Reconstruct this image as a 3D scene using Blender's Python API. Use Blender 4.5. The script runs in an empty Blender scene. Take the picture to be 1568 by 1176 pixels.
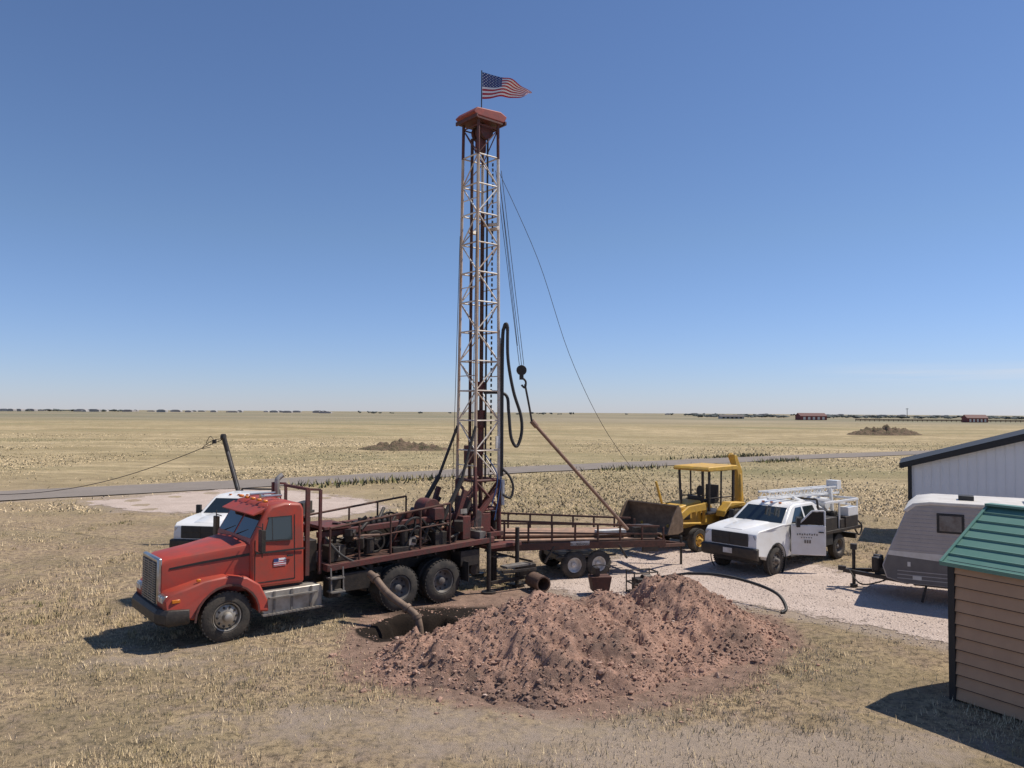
import bpy, bmesh, math, random
import numpy as np
from mathutils import Vector, Matrix, noise, Euler
random.seed(7); RNG=np.random.default_rng(7)
S=bpy.context.scene
S.view_settings.view_transform='Standard'; S.view_settings.look='None'; S.view_settings.exposure=0
COL=S.collection
# ---------------------------------------------------------------- materials
def mat(name,col,rough=0.6,metal=0.0,var=0.25,scale=4.0,col2=None,amt=0.5,bump=0.0,bscale=30,coat=0.0,spec=0.5,soft=0.18):
    m=bpy.data.materials.new(name); m.use_nodes=True
    nt=m.node_tree; N=nt.nodes; L=nt.links
    b=N['Principled BSDF']; b.inputs['Roughness'].default_value=rough; b.inputs['Metallic'].default_value=metal
    b.inputs['Coat Weight'].default_value=coat; b.inputs['Specular IOR Level'].default_value=spec
    tc=N.new('ShaderNodeTexCoord')
    n=N.new('ShaderNodeTexNoise'); n.inputs['Scale'].default_value=scale; n.inputs['Detail'].default_value=8; n.inputs['Roughness'].default_value=0.65
    L.new(tc.outputs['Object'],n.inputs['Vector'])
    r=N.new('ShaderNodeValToRGB')
    e=r.color_ramp.elements
    if col2 is None: col2=tuple(c*(1-var) for c in col)
    e[0].position=0.5-soft+(0.5-amt)*0.4; e[1].position=0.5+soft+(0.5-amt)*0.4
    e[0].color=(*col,1); e[1].color=(*col2,1)
    L.new(n.outputs['Fac'],r.inputs['Fac']); L.new(r.outputs['Color'],b.inputs['Base Color'])
    if bump>0:
        n2=N.new('ShaderNodeTexNoise'); n2.inputs['Scale'].default_value=bscale; n2.inputs['Detail'].default_value=6
        L.new(tc.outputs['Object'],n2.inputs['Vector'])
        bp=N.new('ShaderNodeBump'); bp.inputs['Strength'].default_value=bump; bp.inputs['Distance'].default_value=0.03
        L.new(n2.outputs['Fac'],bp.inputs['Height']); L.new(bp.outputs['Normal'],b.inputs['Normal'])
    return m
M={}
M['red']=mat('red_paint',(.43,.048,.024),.55,0,col2=(.26,.06,.04),scale=2.6,coat=.05)
M['redold']=mat('weathered_red_paint',(.16,.035,.027),.7,0,col2=(.075,.045,.036),scale=5,bump=.2)
M['redcrown']=mat('crown_red_paint',(.36,.065,.045),.6,0,col2=(.2,.05,.04),scale=4)
M['rust']=mat('rusty_steel',(.14,.062,.042),.8,.2,col2=(.07,.042,.032),scale=8,bump=.3)
M['mast']=mat('mast_white_paint',(.80,.77,.70),.55,0,col2=(.40,.26,.15),scale=1.3,amt=.38)
M['mastrust']=mat('mast_rusty_paint',(.46,.25,.12),.7,0,col2=(.62,.54,.44),scale=1.5)
M['dark']=mat('dark_greasy_steel',(.03,.027,.025),.55,.3,col2=(.07,.055,.042),scale=6,bump=.2)
M['black']=mat('black_rubber',(.018,.018,.018),.6,0,col2=(.04,.036,.032),scale=6)
M['tire']=mat('tire_rubber',(.022,.021,.02),.85,0,col2=(.085,.07,.055),scale=4,bump=.3,bscale=25)
M['chrome']=mat('dull_chrome',(.55,.55,.55),.28,.9,col2=(.35,.33,.3),scale=5)
M['alu']=mat('aluminium',(.5,.47,.42),.5,.5,col2=(.27,.23,.18),scale=4)
M['glass']=mat('window_glass',(.015,.022,.024),.05,0,var=.1,spec=1.0)
M['grey']=mat('grey_steel',(.25,.24,.22),.6,.3,col2=(.14,.11,.09),scale=5)
M['white']=mat('white_paint',(.80,.80,.79),.35,0,col2=(.70,.67,.62),scale=2,coat=.3)
M['whitedirty']=mat('dirty_white_paint',(.66,.65,.62),.55,0,col2=(.42,.37,.31),scale=4,amt=.4)
M['yellow']=mat('yellow_paint',(.72,.42,.05),.5,0,col2=(.44,.27,.07),scale=4)
M['bucket']=mat('muddy_bucket_steel',(.13,.085,.055),.75,.2,col2=(.25,.17,.11),scale=5,bump=.3)
M['orange']=mat('orange_lens',(.75,.22,.02),.3)
M['lens']=mat('lamp_lens',(.6,.6,.6),.15,.3)
M['hose']=mat('tan_pipe',(.25,.17,.115),.7,.1,col2=(.11,.075,.055),scale=6,bump=.2)
M['barrel']=mat('rusty_barrel',(.10,.065,.05),.75,.2,col2=(.2,.12,.08),scale=6,bump=.2)
M['pipe']=mat('drill_pipe_steel',(.34,.20,.13),.6,.3,col2=(.18,.12,.09),scale=5)
M['roofgreen']=mat('green_metal_roof',(.10,.225,.175),.5,.1,col2=(.14,.26,.21),scale=2)
M['tan']=mat('tan_lap_siding',(.50,.31,.185),.75,0,col2=(.43,.265,.16),scale=3)
M['brown']=mat('dark_brown_trim',(.022,.022,.023),.6)
M['siding']=mat('white_metal_siding',(.80,.81,.82),.5,0,var=.06,scale=1)
M['shingle']=mat('brown_shingles',(.16,.135,.12),.9,0,col2=(.10,.088,.08),scale=6,bump=.4)
M['campg']=mat('camper_grey_siding',(.43,.395,.375),.5,.1,col2=(.36,.33,.31),scale=3)
M['campd']=mat('camper_dark_siding',(.17,.155,.145),.5,.1,col2=(.12,.11,.105),scale=3)
M['campw']=mat('camper_white',(.70,.66,.60),.5,0,col2=(.56,.51,.44),scale=3)
M['flagr']=mat('flag_red',(.48,.03,.045),.8,var=.1); M['flagw']=mat('flag_white',(.82,.82,.82),.8,var=.05); M['flagb']=mat('flag_blue',(.03,.05,.18),.8,var=.1)
M['barn']=mat('barn_red',(.22,.06,.055),.8,scale=.3); M['farwall']=mat('distant_wall',(.5,.48,.46),.8,scale=.02,col2=(.22,.2,.19))
M['fartree']=mat('distant_foliage',(.07,.085,.08),.95,scale=.1,col2=(.11,.12,.11))
M['blue']=mat('blue_hose',(.05,.12,.3),.5)
# ---------------------------------------------------------------- mesh builder
class Part:
    def __init__(s): s.v=[]; s.f=[]
    def add(s,vs,fs):
        o=len(s.v); s.v+= [tuple(v) for v in vs]; s.f+=[tuple(i+o for i in f) for f in fs]; return s
    def box(s,c,d,rot=None):
        R=Euler([math.radians(a) for a in rot]).to_matrix() if rot else Matrix.Identity(3)
        vs=[]
        for x in(-.5,.5):
            for y in(-.5,.5):
                for z in(-.5,.5): vs.append(R@Vector((x*d[0],y*d[1],z*d[2]))+Vector(c))
        return s.add(vs,[(0,1,3,2),(4,6,7,5),(0,4,5,1),(2,3,7,6),(0,2,6,4),(1,5,7,3)])
    def beam(s,p,q,w,h=None):
        h=h or w; p=Vector(p);q=Vector(q); d=(q-p).normalized()
        up=Vector((0,0,1)) if abs(d.z)<.95 else Vector((0,1,0))
        a=d.cross(up).normalized(); b=a.cross(d).normalized()
        vs=[]
        for e in(p,q):
            for (i,j) in((-1,-1),(1,-1),(1,1),(-1,1)): vs.append(e+a*i*w/2+b*j*h/2)
        return s.add(vs,[(0,1,2,3),(7,6,5,4),(0,4,5,1),(1,5,6,2),(2,6,7,3),(3,7,4,0)])
    def tube(s,p,q,r,r2=None,n=10):
        r2=r if r2 is None else r2
        p=Vector(p);q=Vector(q); d=(q-p).normalized()
        up=Vector((0,0,1)) if abs(d.z)<.95 else Vector((0,1,0))
        a=d.cross(up).normalized(); b=a.cross(d).normalized(); vs=[]
        for e,rr in((p,r),(q,r2)):
            for i in range(n):
                t=2*math.pi*i/n; vs.append(e+a*math.cos(t)*rr+b*math.sin(t)*rr)
        fs=[(i,(i+1)%n,n+(i+1)%n,n+i) for i in range(n)]+[tuple(range(n-1,-1,-1)),tuple(range(n,2*n))]
        return s.add(vs,fs)
    def path(s,pts,r,n=8,sub=6):
        P=[Vector(p) for p in pts]
        if sub>1 and len(P)>2:
            Q=[]
            for i in range(len(P)-1):
                p0=P[max(i-1,0)];p1=P[i];p2=P[i+1];p3=P[min(i+2,len(P)-1)]
                for k in range(sub):
                    t=k/sub
                    Q.append(.5*((2*p1)+(p2-p0)*t+(2*p0-5*p1+4*p2-p3)*t*t+(3*p1-p0-3*p2+p3)*t**3))
            Q.append(P[-1]); P=Q
        vs=[];prev=None
        for i,p in enumerate(P):
            d=(P[min(i+1,len(P)-1)]-P[max(i-1,0)]).normalized()
            if prev is None:
                up=Vector((0,0,1)) if abs(d.z)<.9 else Vector((0,1,0)); a=d.cross(up).normalized()
            else: a=(prev-d*prev.dot(d)).normalized()
            prev=a; b=d.cross(a)
            for k in range(n):
                t=2*math.pi*k/n; vs.append(p+a*math.cos(t)*r+b*math.sin(t)*r)
        fs=[]
        for i in range(len(P)-1):
            for k in range(n): fs.append((i*n+k,i*n+(k+1)%n,(i+1)*n+(k+1)%n,(i+1)*n+k))
        fs+= [tuple(range(n-1,-1,-1)),tuple(range((len(P)-1)*n,len(P)*n))]
        return s.add(vs,fs)
    def prism(s,prof,y0,y1,fn=None):
        n=len(prof); vs=[(x,y0,z) for x,z in prof]+[(x,y1,z) for x,z in prof]
        if fn: vs=[fn(*v) for v in vs]
        return s.add(vs,[(i,(i+1)%n,n+(i+1)%n,n+i) for i in range(n)]+[tuple(range(n-1,-1,-1)),tuple(range(n,2*n))])
    def loft(s,secs):
        n=len(secs[0]); vs=[v for q in secs for v in q]; fs=[]
        for i in range(len(secs)-1):
            for k in range(n): fs.append((i*n+k,i*n+(k+1)%n,(i+1)*n+(k+1)%n,(i+1)*n+k))
        fs+=[tuple(range(n-1,-1,-1)),tuple(range((len(secs)-1)*n,len(secs)*n))]
        return s.add(vs,fs)
    def slab(s,pts,t,out):
        P=[Vector(p) for p in pts]; nrm=(P[1]-P[0]).cross(P[2]-P[0]).normalized()
        if nrm.dot(Vector(out))<0: nrm=-nrm
        n=len(P); vs=[p-nrm*.01 for p in P]+[p+nrm*t for p in P]
        return s.add(vs,[(i,(i+1)%n,n+(i+1)%n,n+i) for i in range(n)]+[tuple(range(n-1,-1,-1)),tuple(range(n,2*n))])
    def lathe(s,prof,c,n=32,axis='y'):
        vs=[]
        for (r,y) in prof:
            for k in range(n):
                t=2*math.pi*k/n; vs.append((c[0]+r*math.cos(t),c[1]+y,c[2]+r*math.sin(t)))
        fs=[]
        for i in range(len(prof)-1):
            for k in range(n): fs.append((i*n+k,i*n+(k+1)%n,(i+1)*n+(k+1)%n,(i+1)*n+k))
        return s.add(vs,fs)
    def build(s,name,m,parent=None,bevel=0,angle=35,recalc=True):
        me=bpy.data.meshes.new(name); me.from_pydata([tuple(v) for v in s.v],[],s.f)
        if recalc:
            bm=bmesh.new(); bm.from_mesh(me); bmesh.ops.recalc_face_normals(bm,faces=bm.faces); bm.to_mesh(me); bm.free()
        me.polygons.foreach_set('use_smooth',[True]*len(me.polygons)); me.set_sharp_from_angle(angle=math.radians(angle))
        me.materials.append(M[m] if isinstance(m,str) else m)
        o=bpy.data.objects.new(name,me); COL.objects.link(o)
        if parent: o.parent=parent
        if bevel>0:
            b=o.modifiers.new('bevel','BEVEL'); b.width=bevel; b.segments=2; b.limit_method='ANGLE'; b.angle_limit=math.radians(35); b.use_clamp_overlap=True
        return o
def empty(name,loc,rz=0):
    e=bpy.data.objects.new(name,None); e.location=loc; e.rotation_euler=(0,0,math.radians(rz)); e.empty_display_size=.3; COL.objects.link(e); return e
def wheel(par,name,x,y,r,w,side,rim='grey',holes=8,conv=False,z=None):
    z=r if z is None else z
    s=side; T=Part()
    T.lathe([(r*.57,-w*.4),(r*.62,-w*.5),(r*.9,-w*.5),(r*.985,-w*.4),(r,-w*.25),(r,-w*.03),(r*.975,-w*.02),(r*.975,w*.02),(r,w*.03),(r,w*.25),(r*.985,w*.4),(r*.9,w*.5),(r*.62,w*.5),(r*.57,w*.4),(r*.57,-w*.4)],(x,y,z))
    for k in range(36):
        t=2*math.pi*k/36
        T.box((x+math.cos(t)*(r+.0),y+s*w*.33,z+math.sin(t)*r),(.02,w*.26,r*.09),rot=(0,-math.degrees(t),0))
    T.build(name+'_tire','tire',par)
    R=Part(); d=.45 if conv else -.1
    R.lathe([(r*.58,s*w*.36),(r*.56,s*w*.46),(r*.53,s*w*.44),(r*.5,s*w*.1),(r*.46,s*w*(d*.6)),(r*.26,s*w*(d)),(r*.2,s*w*(d)),(r*.17,s*w*(d+.35)),(r*.1,s*w*(d+.42)),(0.001,s*w*(d+.42))],(x,y,z))
    R.build(name+'_rim',rim,par)
    H=Part()
    for k in range(holes):
        t=2*math.pi*k/holes; c=(x+math.cos(t)*r*.38,z+math.sin(t)*r*.38)
        yy=y+s*w*(d*.84); H.tube((c[0],yy-.02,c[1]),(c[0],yy+s*.02,c[1]),r*.045,n=8)
    H.build(name+'_holes','black',par)
# ---------------------------------------------------------------- terrain functions
def smooth(a,b,x):
    t=np.clip((x-a)/(b-a),0,1); return t*t*(3-2*t)
def sdpoly(x,y,poly):
    d=np.full(x.shape,1e9); ins=np.zeros(x.shape,bool); n=len(poly)
    for i in range(n):
        ax,ay=poly[i]; bx,by=poly[(i+1)%n]; ex,ey=bx-ax,by-ay
        t=np.clip(((x-ax)*ex+(y-ay)*ey)/(ex*ex+ey*ey),0,1)
        d=np.minimum(d,np.hypot(x-ax-t*ex,y-ay-t*ey))
        c=((ay>y)!=(by>y)); 
        with np.errstate(divide='ignore',invalid='ignore'):
            xi=ax+(y-ay)*ex/(ey if ey!=0 else 1e-9)
        ins^=(c&(x<xi))
    return np.where(ins,d,-d)
def pitr(x,y):
    x=x+.10*np.sin(y*5.3)+.06*np.sin(y*11+x*7); y=y+.09*np.sin(x*6.1+1)+.05*np.sin(x*13)
    u=(x+2.0)*.85+(y-17.3)*.53; v=-(x+2.0)*.53+(y-17.3)*.85
    return np.sqrt((u/1.15)**2+(v/.95)**2)
def pit(x,y): return smooth(1.0,.5,pitr(x,y))
def gz(x,y):
    f=smooth(120,60,np.hypot(x,y))
    z=.018*np.sin(x*.9+1.3*np.sin(y*.35))*np.cos(y*.7+.8*np.sin(x*.4))+.012*np.sin(x*2.3+y*1.7)
    far=smooth(45,140,y)*(.25*np.sin(x*.03+y*.021)+.15*np.sin(y*.08-x*.02)-.2)
    return z*f-.85*pit(x,y)+far
GP=[(10.5,15.3),(9.2,16.2),(7.8,17.8),(6.5,19.0),(4.6,19.9),(2.0,20.2),(.6,21.6),(2.8,24.6),(4.8,27.2),(7.5,27.5),(9.3,25.2),(10.3,23.3),(12.4,21.9),(24,20),(24,14)]
PP=[(-22.4,40),(-17,47.5),(-13,46.5),(-8,42),(-6.0,38),(-8,34.8),(-18.2,36.5)]
DP=[(-3.4,15.6),(-2.9,14.0),(-.8,12.8),(.6,12.3),(2.2,12.6),(4.2,13.9),(6.2,16.4),(6.3,18.3),(4,20.2),(1,21.6),(-1.5,20.6),(-3.6,18.6)]
roadpts=[(-70,9),(-28,42.3),(0,63.5),(26,82),(52,99.5),(100,132),(180,180),(400,310)]
def roadd(x,y):
    d=np.full(x.shape,1e9)
    for (ax,ay),(bx,by) in zip(roadpts[:-1],roadpts[1:]):
        ex,ey=bx-ax,by-ay; t=np.clip(((x-ax)*ex+(y-ay)*ey)/(ex*ex+ey*ey),0,1)
        d=np.minimum(d,np.hypot(x-ax-t*ex,y-ay-t*ey))
    return d
def nz(x,y,s,seed=0):
    return np.array([noise.fractal(Vector((a*s+seed,b*s,seed*.7)),.6,2.0,4) for a,b in zip(np.ravel(x),np.ravel(y))]).reshape(np.shape(x))
def gridmesh(name,xs,ys,zf,m,attr=None,keep=None,parent=None):
    X,Y=np.meshgrid(xs,ys); Z=zf(X,Y); nx,ny=len(xs),len(ys)
    me=bpy.data.meshes.new(name)
    V=np.stack([X,Y,Z],-1).reshape(-1,3)
    i=np.arange(nx*ny).reshape(ny,nx)
    F=np.stack([i[:-1,:-1],i[:-1,1:],i[1:,1:],i[1:,:-1]],-1).reshape(-1,4)
    if keep is not None:
        K=keep(X,Y).ravel(); F=F[K[F].any(1)]
        used=np.zeros(len(V),bool); used[F.ravel()]=True; idx=np.cumsum(used)-1; F=idx[F]; V=V[used]; X=X.ravel()[used]; Y=Y.ravel()[used]
    me.from_pydata(V.tolist(),[],F.tolist())
    me.polygons.foreach_set('use_smooth',[True]*len(me.polygons))
    if attr:
        for k,fn in attr.items():
            a=me.attributes.new(k,'FLOAT','POINT'); a.data.foreach_set('value',fn(np.ravel(X),np.ravel(Y)).astype(np.float32))
    me.materials.append(m); o=bpy.data.objects.new(name,me); COL.objects.link(o)
    if parent:o.parent=parent
    return o
class NT:
    def __init__(s,name):
        s.m=bpy.data.materials.new(name); s.m.use_nodes=True; s.N=s.m.node_tree.nodes; s.L=s.m.node_tree.links; s.b=s.N['Principled BSDF']
        s.pos=s.N.new('ShaderNodeNewGeometry').outputs['Position']
        s.b.inputs['Roughness'].default_value=.95; s.b.inputs['Specular IOR Level'].default_value=.15
    def noise(s,scale,detail=5,rough=.6,stretch=None):
        n=s.N.new('ShaderNodeTexNoise'); n.inputs['Scale'].default_value=scale; n.inputs['Detail'].default_value=detail; n.inputs['Roughness'].default_value=rough
        if stretch:
            mp=s.N.new('ShaderNodeMapping'); mp.inputs['Scale'].default_value=stretch; s.L.new(s.pos,mp.inputs['Vector']); s.L.new(mp.outputs['Vector'],n.inputs['Vector'])
        else: s.L.new(s.pos,n.inputs['Vector'])
        return n.outputs['Fac']
    def ramp(s,fac,a,b,ca=(0,0,0),cb=(1,1,1)):
        r=s.N.new('ShaderNodeValToRGB'); e=r.color_ramp.elements; e[0].position=a;e[1].position=b; e[0].color=(*ca,1); e[1].color=(*cb,1); s.L.new(fac,r.inputs['Fac']); return r.outputs['Color']
    def mix(s,f,a,b,mode='MIX'):
        n=s.N.new('ShaderNodeMix'); n.data_type='RGBA'; n.blend_type=mode
        for sock,v in((n.inputs[0],f),(n.inputs[6],a),(n.inputs[7],b)):
            if isinstance(v,(int,float)): sock.default_value=v
            elif isinstance(v,tuple): sock.default_value=(*v,1)
            else: s.L.new(v,sock)
        return n.outputs[2]
    def attr(s,name):
        a=s.N.new('ShaderNodeAttribute'); a.attribute_name=name; return a.outputs['Fac']
    def math(s,op,a,b=0.0,c=0.0):
        n=s.N.new('ShaderNodeMath'); n.operation=op
        for i,v in enumerate((a,b,c)):
            if isinstance(v,(int,float)): n.inputs[i].default_value=v
            else: s.L.new(v,n.inputs[i])
        return n.outputs[0]
    def mapr(s,v,a,b,c=0.0,d=1.0):
        n=s.N.new('ShaderNodeMapRange'); s.L.new(v,n.inputs[0])
        for i,k in enumerate((a,b,c,d)): n.inputs[i+1].default_value=k
        return n.outputs[0]
    def bump(s,h,strength,dist):
        b=s.N.new('ShaderNodeBump'); b.inputs['Strength'].default_value=strength; b.inputs['Distance'].default_value=dist; s.L.new(h,b.inputs['Height']); s.L.new(b.outputs['Normal'],s.b.inputs['Normal'])
    def col(s,c): s.L.new(c,s.b.inputs['Base Color']); return s.m
# ground material
g=NT('dry_prairie_ground')
sx=g.N.new('ShaderNodeSeparateXYZ'); g.L.new(g.pos,sx.inputs[0]); PY=sx.outputs['Y']
near=g.mix(g.ramp(g.noise(.45,7,.7),.38,.62),(.53,.395,.235),(.36,.262,.162))
near=g.mix(g.ramp(g.noise(2.2,6,.7),.46,.62),near,(.36,.262,.187))
near=g.mix(g.ramp(g.noise(6,6,.8),.46,.62),near,(.14,.105,.07))
near=g.mix(g.math('MULTIPLY',g.ramp(g.noise(.22,4),.46,.60),.32),near,(.21,.185,.095))
far=g.mix(g.ramp(g.noise(.07,8,.7,(.5,1,1)),.38,.60),(.53,.415,.245),(.31,.245,.13))
far=g.mix(g.ramp(g.noise(.6,6,.8,(.5,1,1)),.44,.62),far,(.25,.195,.11))
far=g.mix(g.ramp(g.noise(.022,5,.6,(.35,1,1)),.50,.64),far,(.24,.21,.11))
vfar=g.mix(g.ramp(g.noise(.003,5,.65,(.4,1,1)),.42,.6),(.19,.18,.115),(.34,.28,.185))
vfar=g.mix(g.ramp(g.noise(.02,5,.7,(.3,1,1)),.5,.62),vfar,(.26,.21,.14))
fm=g.mapr(PY,28,60); c=g.mix(fm,near,far); c=g.mix(g.mapr(PY,260,480),c,vfar)
dn=g.math('ADD',g.attr('dirt'),g.math('MULTIPLY',g.math('SUBTRACT',g.noise(1.6,6,.7),.5),1.1))
dirtc=g.mix(g.ramp(g.noise(3,7,.75),.38,.65),(.37,.245,.18),(.18,.12,.09))
c=g.mix(g.mapr(dn,.35,.7),c,dirtc)
bn=g.math('ADD',g.attr('bare'),g.math('MULTIPLY',g.math('SUBTRACT',g.noise(1.1,7,.75),.5),1.6))
c=g.mix(g.mapr(bn,.45,.95,0,.8),c,g.mix(g.noise(14,4,.8),(.30,.235,.18),(.51,.41,.325)))
c=g.mix(g.mapr(g.attr('wet'),.1,.45),c,g.mix(g.noise(5,5),(.010,.008,.006),(.04,.028,.021)))
g.bump(g.mix(.5,g.noise(14,6,.8),g.noise(60,3,.7)),.9,.07)
GM=g.col(c)
def axis(lo,hi,st,a,b,gr=1.13):
    m=list(np.arange(lo,hi+1e-6,st)); s=st; x=hi
    while x<b: s*=gr; x+=s; m.append(x)
    s=st; x=lo
    while x>a: s*=gr; x-=s; m.insert(0,x)
    return np.array(m)
xs=axis(-9,11,.1,-9000,9000); ys=axis(10,26,.1,-60,12000)
dirtA=lambda x,y: smooth(-.9,.6,sdpoly(x,y,DP))
def bareA(x,y):
    a=np.exp(-(((x-3.2)/4.2)**2+((y-11.0)/1.5)**2)); b=np.exp(-(((x+3.0)/3.2)**2+((y-12.2)/1.3)**2))*.55
    c=np.exp(-(((x+6.5)/3)**2+((y-15.0)/1.2)**2))*.55; d=smooth(-1.2,0,sdpoly(x,y,GP))*.9
    e=smooth(4.6,2.9,roadd(x,y))*.7; f=smooth(-2,0,sdpoly(x,y,PP))*.6
    return np.clip(a+b+c+d+e+f+.14,0,1)
def wetA(x,y): return np.clip(smooth(1.3,1.0,pitr(x,y))*1.2+.8*np.exp(-(((x+1.0)/1.9)**2+((y-18.7)/.45)**2)),0,1)
gridmesh('ground',xs,ys,gz,GM,{'dirt':dirtA,'bare':bareA,'wet':wetA})
# gravel
g=NT('pale_gravel')
v=g.N.new('ShaderNodeTexVoronoi'); v.inputs['Scale'].default_value=22; g.L.new(g.pos,v.inputs['Vector'])
c=g.mix(g.ramp(g.noise(.7,7,.75),.38,.62),(.56,.445,.37),(.38,.285,.225))
c=g.mix(g.ramp(g.noise(25,4,.8),.43,.66),c,(.29,.215,.17)); c=g.mix(g.math('MULTIPLY',g.ramp(v.outputs['Distance'],.0,.5),.35),c,(.68,.58,.51))
g.bump(v.outputs['Distance'],.7,.04)
g.col(c)
out=g.N['Material Output']; tr=g.N.new('ShaderNodeBsdfTransparent'); mx=g.N.new('ShaderNodeMixShader')
e=g.math('ADD',g.attr('edge'),g.math('MULTIPLY',g.math('SUBTRACT',g.noise(1.3,8,.8),.5),2.2))
e=g.mapr(e,.44,.62)
g.L.new(e,mx.inputs[0]); g.L.new(tr.outputs[0],mx.inputs[1]); g.L.new(g.b.outputs[0],mx.inputs[2]); g.L.new(mx.outputs[0],out.inputs[0])
GRV=g.m
gz2=lambda x,y: gz(x,y)+.012
gridmesh('gravel_driveway',np.arange(-1,24,.2),np.arange(13,29,.2),gz2,GRV,{'edge':lambda x,y:smooth(-1.0,1.1,sdpoly(x,y,GP))},keep=lambda x,y:sdpoly(x,y,GP)>-1.1)
gridmesh('gravel_pad',np.arange(-25,-4,.4),np.arange(33,50,.4),gz2,GRV,{'edge':lambda x,y:smooth(-1.5,1.5,sdpoly(x,y,PP))},keep=lambda x,y:sdpoly(x,y,PP)>-1.6)
# road
g=NT('grey_asphalt'); c=g.mix(g.ramp(g.noise(.4,6,.7),.35,.7),(.24,.205,.175),(.175,.15,.13)); c=g.mix(g.ramp(g.noise(12,4,.8),.4,.8),c,(.28,.24,.205)); RM=g.col(c)
vs=[];fs=[];P=[]
for (a,b) in zip(roadpts[:-1],roadpts[1:]):
    k=max(2,int(math.dist(a,b)/2)); P+= [(a[0]+(b[0]-a[0])*i/k,a[1]+(b[1]-a[1])*i/k) for i in range(k)]
for i in range(len(P)-1):
    x,y=P[i]; dx,dy=P[i+1][0]-x,P[i+1][1]-y; l=math.hypot(dx,dy); nx,ny=-dy/l,dx/l
    for k in range(7):
        o=(k/6-.5)*5.6*(1+.02*math.sin(i*.7)); X,Y=x+nx*o,y+ny*o; vs.append((X,Y,float(gz(np.array(X),np.array(Y)))+.05))
    if i: fs+=[((i-1)*7+k,(i-1)*7+k+1,i*7+k+1,i*7+k) for k in range(6)]
q=Part(); q.add(vs,fs); q.build('asphalt_road',RM)
# ---------------------------------------------------------------- mound
cones=[(.6,15.55,1.26,2.9,2.8),(-.5,15.1,.80,2.4,1.9),(2.0,16.35,1.02,2.4,2.7),(3.75,17.25,1.15,2.3,2.6),(4.75,17.3,.66,1.4,1.5),(.80,14.5,.84,1.6,1.9),(-.9,14.7,.42,1.7,1.4)]
def mh(x,y):
    wx=x+.34*nz(x,y,.8,3); wy=y+.34*nz(x,y,.8,9)
    H=np.zeros(x.shape)
    for cx,cy,h,rx,ry in cones:
        d=np.sqrt(((wx-cx)/rx)**2+((wy-cy)/ry)**2); c=h*np.clip(1-np.maximum(d,.06),0,1)**1.10
        H=np.maximum(H,c)
    k=np.clip(H/.22,0,1)
    H=H+k*(.15*nz(x,y,1.2,1)-.13*np.abs(nz(x,y,1.7,14))+.06*nz(x,y,4,5)+.032*nz(x,y,11,8))+.015*k
    return H*(1-smooth(1.2,.95,pitr(x,y)))
def mz(x,y):
    h=mh(x,y); return gz(x,y)+np.where(h>.02,h,-.06)
g=NT('excavated_red_dirt')
c=g.mix(g.ramp(g.noise(.5,7,.72),.45,.58),(.51,.31,.225),(.225,.15,.115))
c=g.mix(g.ramp(g.noise(3,7,.8),.48,.63),c,(.32,.195,.145)); c=g.mix(g.ramp(g.noise(22,5,.8),.49,.69),c,(.14,.09,.07)); c=g.mix(g.ramp(g.noise(30,3,.8),.60,.72),c,(.62,.47,.38))
g.bump(g.mix(.5,g.noise(10,7,.85),g.noise(45,4,.8)),.9,.07)
MM=g.col(c)
mo=empty('dirt_mound',(0,0,0))
gridmesh('heap',np.arange(-3.8,6.8,.045),np.arange(12.0,20.3,.05),mz,MM,parent=mo,keep=lambda x,y: mh(x,y)>.015)
ICO=bmesh.new(); bmesh.ops.create_icosphere(ICO,subdivisions=1,radius=1); iv=np.array([v.co[:] for v in ICO.verts]); fi=np.array([[v.index for v in f.verts] for f in ICO.faces]); ICO.free()
def stones(name,x,y,z,s,m,parent=None,flat=.7):
    n=len(x); V=iv[None]*RNG.uniform(.7,1.3,(n,len(iv),1)); V=V*RNG.uniform(.6,1.2,(n,1,3)); V[...,2]*=flat
    a=RNG.uniform(0,6.28,n); ca,sa=np.cos(a)[:,None],np.sin(a)[:,None]
    V=np.stack([V[...,0]*ca-V[...,1]*sa,V[...,0]*sa+V[...,1]*ca,V[...,2]],-1)*s[:,None,None]+np.stack([x,y,z],-1)[:,None]
    F=(fi[None]+(np.arange(n)*len(iv))[:,None,None]).reshape(-1,3)
    me=bpy.data.meshes.new(name); me.from_pydata(V.reshape(-1,3).tolist(),[],F.tolist()); me.materials.append(m)
    o=bpy.data.objects.new(name,me); COL.objects.link(o)
    if parent:o.parent=parent
    return o
NS=28000
x=RNG.uniform(-3.6,6.4,NS); y=RNG.uniform(12.1,19.5,NS); h=mh(x,y)
dp=sdpoly(x,y,DP); k=((h>.03)|(RNG.random(NS)<np.clip(.12+dp*.1,0,.18)))&(pitr(x,y)>1.0)
x,y,h=x[k],y[k],h[k]; s=np.clip(RNG.lognormal(-4.3,.52,len(x)),.006,.075); s*=np.where(h<.3,1.2,1.0)
g=NT('dirt_clods'); c=g.mix(g.ramp(g.noise(1.2,4,.75),.44,.60),(.42,.26,.19),(.18,.12,.092)); c=g.mix(g.ramp(g.noise(6,3,.8),.58,.68),c,(.56,.43,.35)); CM=g.col(c)
stones('clods',x,y,gz(x,y)+h+s*.2,s,CM,mo)
x=RNG.uniform(0,14,9000); y=RNG.uniform(13.5,27,9000); k=(sdpoly(x,y,GP)>-.6); x,y=x[k],y[k]; s=RNG.uniform(.008,.03,len(x))
g=NT('gravel_stones'); PM=g.col(g.mix(g.noise(3,3),(.38,.29,.23),(.58,.5,.43)))
stones('loose_gravel',x,y,gz(x,y)+.014,s,PM)
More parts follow.
